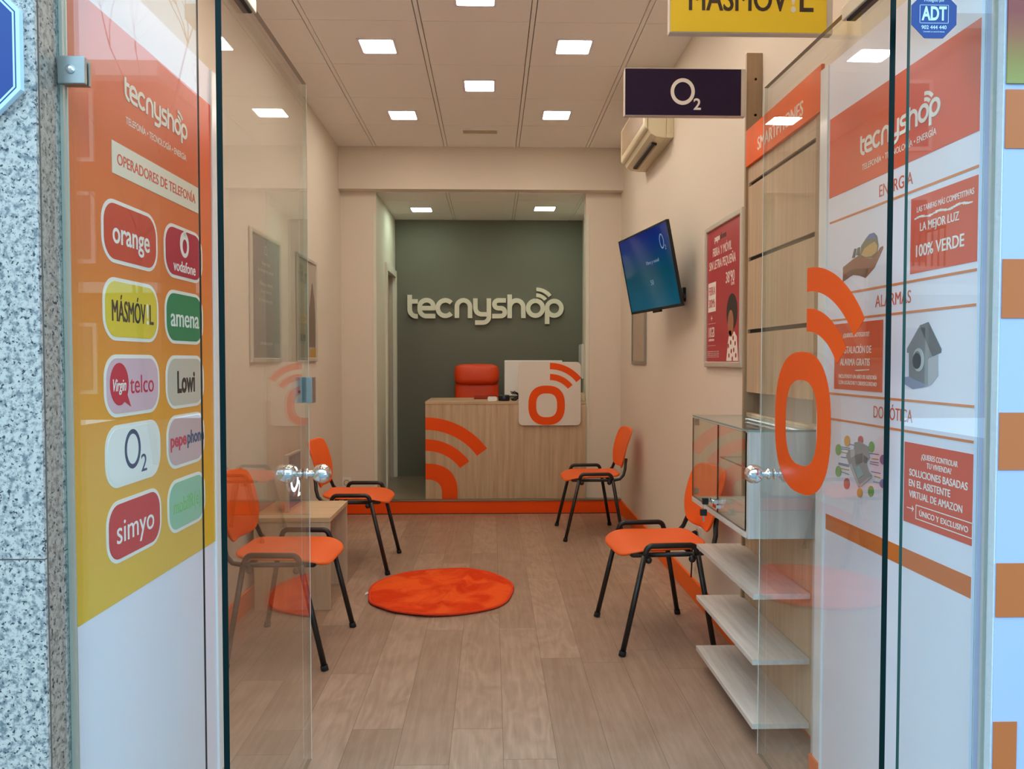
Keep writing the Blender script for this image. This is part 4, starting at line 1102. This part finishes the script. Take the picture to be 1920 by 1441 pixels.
# wall scuffs where the chairs rub are part of the wall: small hooks instead
# ------------------------------------------------------------------ hanging signs
def hang_sign(name, label, x0, x1, y, z0, z1, face):
    t = thing(name, label, 'sign', ((x0 + x1) / 2, y, z0))
    MB().box(x0, x1 + .020, y - .014, y + .014, z0, z1).build('sign_case', M['signside'], t, bevel=.002)
    MB().box(x0 + .003, x1, y - .0155, y - .014, z0 + .003, z1 - .003).build('sign_face', face, t)
    MB().box(x0 + .003, x1, y + .014, y + .0155, z0 + .003, z1 - .003).build('sign_face', face, t)
    return t
fsn = Frame((.7695, 3.124 - .0155, 2.382), (1, 0, 0), (0, 0, 1))
so = hang_sign('hanging_sign', 'dark violet hanging sign with a white round letter, below the yellow sign', .534, 1.005, 3.124, 2.288, 2.478, M['navy'])
q = MB(); q.prism(fsn, [ellipse(-.001, .003, .049, .053, 40), ellipse(-.001, .003, .035, .038, 40)], 0, .001); q.text(fsn, '2', .058, -.068, .030, .044, lift=0, bold=.02); q.build('lettering', INK['white'], so)
fsm = Frame((.769, 2.333 - .0155, 2.378), (1, 0, 0), (0, 0, 1))
sm_ = hang_sign('hanging_sign', 'yellow hanging sign with dark capital letters above the right door', .532, 1.006, 2.333, 2.285, 2.478, M['yellow'])
q = MB(); q.text(fsm, 'MÁSMÓV', -.030, -.027, .296, .075, lift=0, bold=.012); q.text(fsm, 'L', .176, -.027, .042, .075, lift=0, bold=.012); q.build('lettering', M['ink'], sm_)
q = MB(); q.text(fsm, '!', .136, -.027, .016, .075, lift=0, bold=.02); q.build('lettering', INK['white'], sm_)

# ------------------------------------------------------------------ display stand on the right wall
GX = 1.055
GY0, GY1 = 2.452, 3.160
gd = thing('display_stand', 'tall pale wood display stand with orange header and open shelves', 'display stand', (1.07, 2.82, 0))
MB().box(1.044, XR - .001, GY1, GY1 + .018, 0, 2.562).build('upright', M['upright'], gd, bevel=.001)
MB().box(GX, XR - .001, GY0 - .018, GY0, 0, 2.23).build('upright', M['upright'], gd, bevel=.001)
for z in (2.455, 2.31): MB().lathe([(0, 0), (.005, 0), (.005, .001)], (1.082, GY1, z), (0, -1, 0), 12).build('screw', M['dark'], gd)
gr = [1.424, 1.718, 2.022]
q = MB(); prev = 1.175
for i, z in enumerate(gr + [2.094]):
    q.box(GX, GX + .018, GY0 + .036, GY1 - .012, prev, z - (.008 if i < 3 else 0)); prev = z + .008
q.box(GX + .010, GX + .020, GY0 + .036, GY1 - .012, 1.18, 2.08, 1)
q.box(GX, GX + .02, GY1 - .012, GY1 - .001, 1.175, 2.094)
MB().box(GX - .006, GX + .02, GY0 + .001, GY0 + .034, 1.10, 2.0955).build('edge_post', M['upright'], gd, bevel=.001)  # slight shade on the post put into its darker wood and forward step
q.build('slat_panel', [M['woodv'], M['dark']], gd)
MB().box(GX + .001, GX + .019, GY0 + .001, GY1 - .001, .06, 1.09).build('back_panel', M['woodv'], gd)
hdr = MB().box(1.043, GX - .0005, GY0 - .016, GY1 - .004, 2.096, 2.243).build('header_board', M['orange'], gd, bevel=.001)
fh = Frame((1.043, 2.797, 2.152), (0, -1, 0), (0, 0, 1))
MB().text(fh, 'SMARTPHONES', 0, -.024, .440, .050, lift=0, bold=.018).build('lettering', INK['white'], hdr)
for z in (.534, .315, .100):
    MB().box(.863, GX, 2.496, 3.200, z - .019, z).build('shelf', M['ash'], gd, bevel=.0015)
MB().box(GX - .0005, GX + .02, GY0 + .001, GY0 + .03, .0, 1.09).build('side_rail', M['ashz'], gd)
# glass case
CX, CY0, CY1, CZ0, CZ1 = .8275, 2.460, 3.146, .725, 1.081
gc = thing('display_case', 'glass fronted display case with key lock above the white shelves', 'display case', (.94, 2.80, CZ0))
MB().box(CX + .004, GX - .001, CY0, CY0 + .018, CZ0, CZ1 - .008).build('side_panel', M['ashz'], gc, bevel=.001)
MB().box(CX + .005, GX - .001, CY1 - .012, CY1 - .005, CZ0 + .019, CZ1 - .008).build('side_glass', M['glass_thin'], gc)
MB().box(CX, GX - .001, CY0 + .0185, CY1, CZ0, CZ0 + .019).build('base_board', M['ash'], gc, bevel=.001)
MB().box(GX - .008, GX - .001, CY0 + .0185, CY1 - .013, CZ0 + .0195, CZ1 - .009).build('back_board', M['ashz'], gc)
q = MB(); q.box(CX, GX - .001, CY0 - .002, CY1, CZ1 - .007, CZ1); q.m = [0, 0, 1, 1, 1, 1]
q.build('top_glass', [M['glass_thin'], M['edge_l']], gc)
for (a, b) in ((CY0 + .021, 2.789), (2.793, CY1 - .004)):
    q = MB(); q.box(CX, CX + .0045, a, b, CZ0 + .023, CZ1 - .011); q.m = [1, 1, 1, 0, 1, 0]
    q.build('glass_door', [M['glass_thin'], M['edge']], gc)
q = MB(); q.box(.94, GX - .009, CY0 + .021, CY1 - .014, .905, .911); q.m = [0, 0, 1, 1, 1, 1]; q.build('glass_shelf', [M['glass_thin'], M['edge_l']], gc)
for (y, z) in ((CY0 + .027, CZ0 + .032), (CY0 + .027, CZ1 - .040), (CY1 - .025, CZ0 + .032), (CY1 - .025, CZ1 - .040)): MB().box(CX + .0046, CX + .020, y - .006, y + .010, z, z + .026).build('hinge', M['steel'], gc)
lkk = MB(); lkk.box(CX - .010, CX + .014, 2.770, 2.812, CZ0 + .040, CZ0 + .052); lkk.lathe([(0, 0), (.009, 0), (.009, .020)], (CX, 2.79, CZ0 + .064), (-1, 0, 0), 16); lkk.box(CX - .016, CX - .0003, 2.776, 2.83, CZ0 + .056, CZ0 + .070)
lko = lkk.build('case_lock', M['chrome'], gc)
KX, KZ = CX - .020, CZ0 + .064
ky = MB(); ky.box(KX - .014, KX, 2.788, 2.792, KZ - .003, KZ + .003, 0); ky.box(KX - .034, KX - .014, 2.782, 2.798, KZ - .011, KZ + .011, 1); ky.tube([(KX - .030, 2.79, KZ - .010), (KX - .031, 2.788, KZ - .020), (KX - .032, 2.787, KZ - .030)], .0012, 6, 0); ky.box(KX - .042, KX - .020, 2.780, 2.796, KZ - .052, KZ - .030, 1); ky.box(KX - .034, KX - .028, 2.786, 2.789, KZ - .074, KZ - .052, 0)
ky.build('key', [M['steel'], M['black']], lko)
MB().box(GX - .030, GX - .0095, 2.56, 3.10, CZ1 - .021, CZ1 - .013).build('led_rail', M['alu'], gc)
q = MB()
for k in range(26): q.box(GX - .028, GX - .013, 2.57 + .0202 * k, 2.582 + .0202 * k, CZ1 - .013, CZ1 - .0105)
q.build('led_strip', mat('cool_led_dots', (255, 255, 255), .4, emit=(.85, .93, 1), estr=5.0), gc)

# ------------------------------------------------------------------ counter
ct = thing('reception_counter', 'pale wood reception counter on the step with orange arcs', 'counter', (.12, 6.9, STEP))
CY = 6.565
MB().box(-.566, .806, CY, CY + .02, STEP + .001, .930).build('front_panel', M['woodv'], ct)
MB().box(-.566, -.546, CY + .02, 7.20, STEP + .001, .930).build('side_panel', M['woody'], ct)
MB().box(-.568, .806, CY - .004, 7.225, .930, .955).build('counter_top', M['woodx'], ct, bevel=.002)
MB().box(-.540, .80, 6.85, 7.20, .72, .74).build('work_shelf', M['woodx'], ct)
k = .0015187
fc = Frame((-.566, CY, .108 + (893 - 852) * k), (1, 0, 0), (0, 0, 1))
q = MB(); q.prism(fc, [arc_band(0, 0, 357 * k, 427 * k, 0, 54)], 0, .0012); q.prism(fc, [arc_band(0, 0, 239 * k, 304 * k, 0, 54)], 0, .0012)
out = ellipse(0, 0, 180 * k, 167 * k, 20, .82, 90, 0) + [(180 * k, -41 * k + .012)]
inn = [(92 * k, -41 * k + .012)] + ellipse(0, 0, 92 * k, 77 * k, 20, .82, 0, 90)
q.prism(fc, [out + inn], 0, .0012)
q.build('arc_decal', M['red_orange'], ct)
cs = thing('logo_sign', 'white rounded sign with an orange o fixed to the counter front', 'sign', (.494, CY - .02, .748))
fcs = Frame((.494, CY - .0055, 1.020), (1, 0, 0), (0, 0, 1))
MB().prism(fcs, [rrect(-.266, .266, -.270, .272, .040)], .0, .018).build('sign_plate', mat('warm_white_sign', (226, 220, 208), .45), cs, bevel=.002)
q = MB(); fo2 = Frame(fcs.p(-.026, -.098, .018), fcs.u, fcs.v); logo_o(q, fo2, .312, 0, .0012); q.build('logo', M['red_orange'], cs)

# things on and behind the counter
mo = thing('computer_monitor', 'white computer monitor seen from behind on the counter', 'monitor', (.375, 6.98, .955))
MB().box(.115, .640, 6.97, 6.99, .985, 1.305).build('monitor_back', M['white_g'], mo, bevel=.006)
MB().box(.24, .50, 6.955, 6.97, 1.04, 1.20).build('rear_bulge', M['white_g'], mo, bevel=.006)
MB().box(.34, .41, 6.985, 7.005, .965, 1.05).build('stand_neck', M['steel'], mo); MB().box(.27, .48, 6.90, 7.10, .955, .965).build('stand_foot', M['steel'], mo, bevel=.003)
MB().box(.124, .631, 6.99, 6.992, .994, 1.296).build('screen', M['black'], mo)
wb = MB().prism(Frame((.005, 6.60, .955), (1, 0, 0), (0, 0, 1)), [rrect(-.040, .040, 0, .038, .012, 4)], -.06, 0).build('card_reader', M['white_g'], label='small white card reader on the counter top', cat='card reader', bevel=.003)
pk = thing('smart_speaker', 'small dark round speaker on the counter beside the sign', 'speaker', (.105, 6.64, .955))
MB().lathe([(0, 0), (.046, 0), (.050, .008), (.050, .040), (.044, .052), (0, .054)], (.105, 6.64, .955), (0, 0, 1), 30).build('speaker_body', M['black'], pk)
MB().lathe([(0.0, 0), (.012, .0), (.012, .001), (0, .001)], (.105, 6.5895, .980), (0, -1, 0), 18).build('speaker_mark', mat('violet_ring', (66, 58, 120), .4), pk)
random.seed(11); cpts = [(.165, 6.66, .966)]
for i in range(46):
    a = i * .83; rr = .030 + .018 * math.sin(i * 1.7)
    cpts.append((.200 + rr * math.cos(a) + .0006 * i, 6.67 + rr * math.sin(a), .962 + .066 * (0.5 + .5 * math.sin(i * .41)) + .012 * math.sin(i * 2.2)))
MB().tube(cpts, .0032, 7).build('cable_coil', M['rubber'], label='tangled black cable beside the speaker on the counter', cat='cable')
q = MB(); q.fbox(Frame((-.16, 6.92, .956), (1, .1, 0), (0, .9, .12)), 0, .21, 0, .15, 0, .004); q.build('document_sleeve', mat('dark_red_gloss', (120, 30, 26), .12), label='glossy dark red sleeve lying on the counter', cat='folder')
q = MB().box(.765, .803, 6.60, 6.68, .955, 1.025).build('plastic_box', M['cream'], label='small cream box at the right end of the counter', cat='box', bevel=.004)
wc = thing('wall_cabinet', 'white box on the wall right of the counter niche', 'wall box', (.895, 7.38, 1.13))
MB().box(.853, NR - .0005, 7.26, 7.50, 1.13, 1.46).build('cabinet_body', M['white_g'], wc, bevel=.004)
MB().box(.848, .853, 7.268, 7.492, 1.14, 1.45).build('cabinet_door', M['white_g'], wc, bevel=.002)

oc = thing('office_chair', 'red orange office chair behind the counter', 'chair', (-.148, 7.42, STEP))
def pad(cx, cy, cz, sx, sy, sz, name, tilt=0.0, e=.45):
    vs = []; fs = []; nu, nv = 24, 14
    for j in range(nv + 1):
        ph = -PI / 2 + PI * j / nv
        for i in range(nu):
            th = 2 * PI * i / nu
            f = lambda t_: math.copysign(abs(t_) ** e, t_)
            x = f(math.cos(ph)) * f(math.cos(th)); z = f(math.cos(ph)) * f(math.sin(th)); y = math.sin(ph)
            p = Vector((x * sx, y * sy, z * sz)); p.rotate(Matrix.Rotation(tilt, 3, 'X')); vs.append(p + Vector((cx, cy, cz)))
    for j in range(nv):
        for i in range(nu): fs.append((j * nu + i, j * nu + (i + 1) % nu, (j + 1) * nu + (i + 1) % nu, (j + 1) * nu + i))
    q = MB(); q._add(vs, fs, 0, True); return q.build(name, M['leather'], oc)
pad(-.148, 7.62, .90, .218, .045, .30, 'backrest', -.08)
pad(-.148, 7.600, 1.165, .222, .062, .105, 'headrest', -.08)
q = MB(); fz = Frame((-.148, 7.40, .58), (1, 0, 0), (0, 1, 0)); q.prism(fz, [rrect(-.24, .24, -.24, .24, .07)], -.05, .04); q.build('seat', M['leather'], oc, bevel=.02, bseg=3)
MB().tube([(-.148, 7.40, STEP + .11), (-.148, 7.40, .535)], .028, 14).tube([(-.148, 7.60, .56), (-.148, 7.665, .66), (-.148, 7.675, .80)], .02, 10).build('column', M['black'], oc)
for i in range(5):
    a = 2 * PI * i / 5 + .3; e_ = Vector((-.148 + .19 * math.cos(a), 7.40 + .19 * math.sin(a), STEP + .075))
    l = MB().tube([(-.148, 7.40, STEP + .115), tuple(e_)], [.026, .016], 10).build('base_leg', M['black'], oc)
    MB().lathe([(0, -.012), (.026, -.012), (.026, .012), (0, .012)], tuple(e_ + Vector((0, 0, -.0495))), (math.sin(a), -math.cos(a), 0), 16).tube([tuple(e_), tuple(e_ + Vector((0, 0, -.03)))], .008, 8).build('caster', M['rubber'], l)

# ------------------------------------------------------------------ shop name on the back wall
sn = MB(); tecnyshop(sn, Frame((-.853, NY, 1.735), (1, 0, 0), (0, 0, 1)), 1.580, .004, .034, sw=27.0)
sn.build('shop_name_letters', mat('pale_letter_acrylic', (236, 234, 214), .45), label='raised white shop name lettering on the green back wall', cat='lettering')

# ------------------------------------------------------------------ the street opposite (seen mirrored in the glass)
def block(label, x0, x1, h, fm, floors, step, balcony):
    bl = thing('apartment_building', label, 'building', ((x0 + x1) / 2, -16, -.12))
    MB().box(x0, x1, -20, -15.5, -.12, h).build('facade', fm, bl)
    MB().box(x0 - .1, x1 + .15, -20, -15.1, h, h + .35).build('cornice', M['stone'], bl)
    MB().box(x0, x1, -15.5, -15.3, 2.9, 3.15).build('string_course', M['stone'], bl)
    for zf in floors:
        x = x0 + 1.0
        while x + 1.2 < x1:
            wf = MB().box(x - .1, x + 1.1, -15.5, -15.42, zf - .1, zf + 1.6).build('window', M['stone'], bl)
            MB().box(x, x + 1.0, -15.42, -15.40, zf, zf + 1.5).build('pane', M['winglass'], wf)
            x += step
    if balcony:
        q = MB(); q.box(8.2, 10.6, -15.5, -14.6, 3.4, 3.5); q.build('balcony_slab', M['stone'], bl)
        q = MB(); q.box(8.2, 10.6, -14.64, -14.60, 4.4, 4.45); q.box(8.2, 8.24, -15.5, -14.6, 4.4, 4.45); q.box(10.56, 10.6, -15.5, -14.6, 4.4, 4.45)
        for k in range(17): q.box(8.2 + .148 * k, 8.23 + .148 * k, -14.63, -14.61, 3.5, 4.4)
        q.build('balcony_railing', M['black'], bl)
block('terracotta apartment block across the street, mirrored in the left glass pane', -22, -7.9, 7.9, M['brick'], (.6, 3.7, 6.1), 2.1, False)
block('pale apartment block with a balcony across the street, mirrored in the right glass pane', -7.0, 22, 9.2, mat('pale_render', (168, 158, 146), .9, noise=.2, nscale=2), (.6, 3.7, 6.5), 2.6, True)
tr = thing('bare_tree', 'bare street tree across the pavement, mirrored in the left glass', 'tree', (-4.6, -7.5, -.12))
random.seed(21); q = MB()
def branch(p, d, L, r, depth):
    pts = [p]; dd = d.copy()
    for i in range(4):
        dd = (dd + Vector((random.uniform(-.18, .18), random.uniform(-.18, .18), random.uniform(-.05, .12)))).normalized()
        pts.append(pts[-1] + dd * (L / 4))
    q.tube([tuple(x) for x in pts], [r * (1 - .14 * i) for i in range(5)], 6)
    if depth > 0:
        for _ in range(3):
            k_ = random.choice((2, 3, 4)); nd = (dd + Vector((random.uniform(-.9, .9), random.uniform(-.9, .9), random.uniform(-.1, .6)))).normalized()
            branch(pts[k_], nd, L * .66, r * .52, depth - 1)
branch(Vector((-4.6, -7.5, -.12)), Vector((0, 0, 1)), 3.4, .05, 5)
q.build('trunk_and_branches', M['bark'], tr)
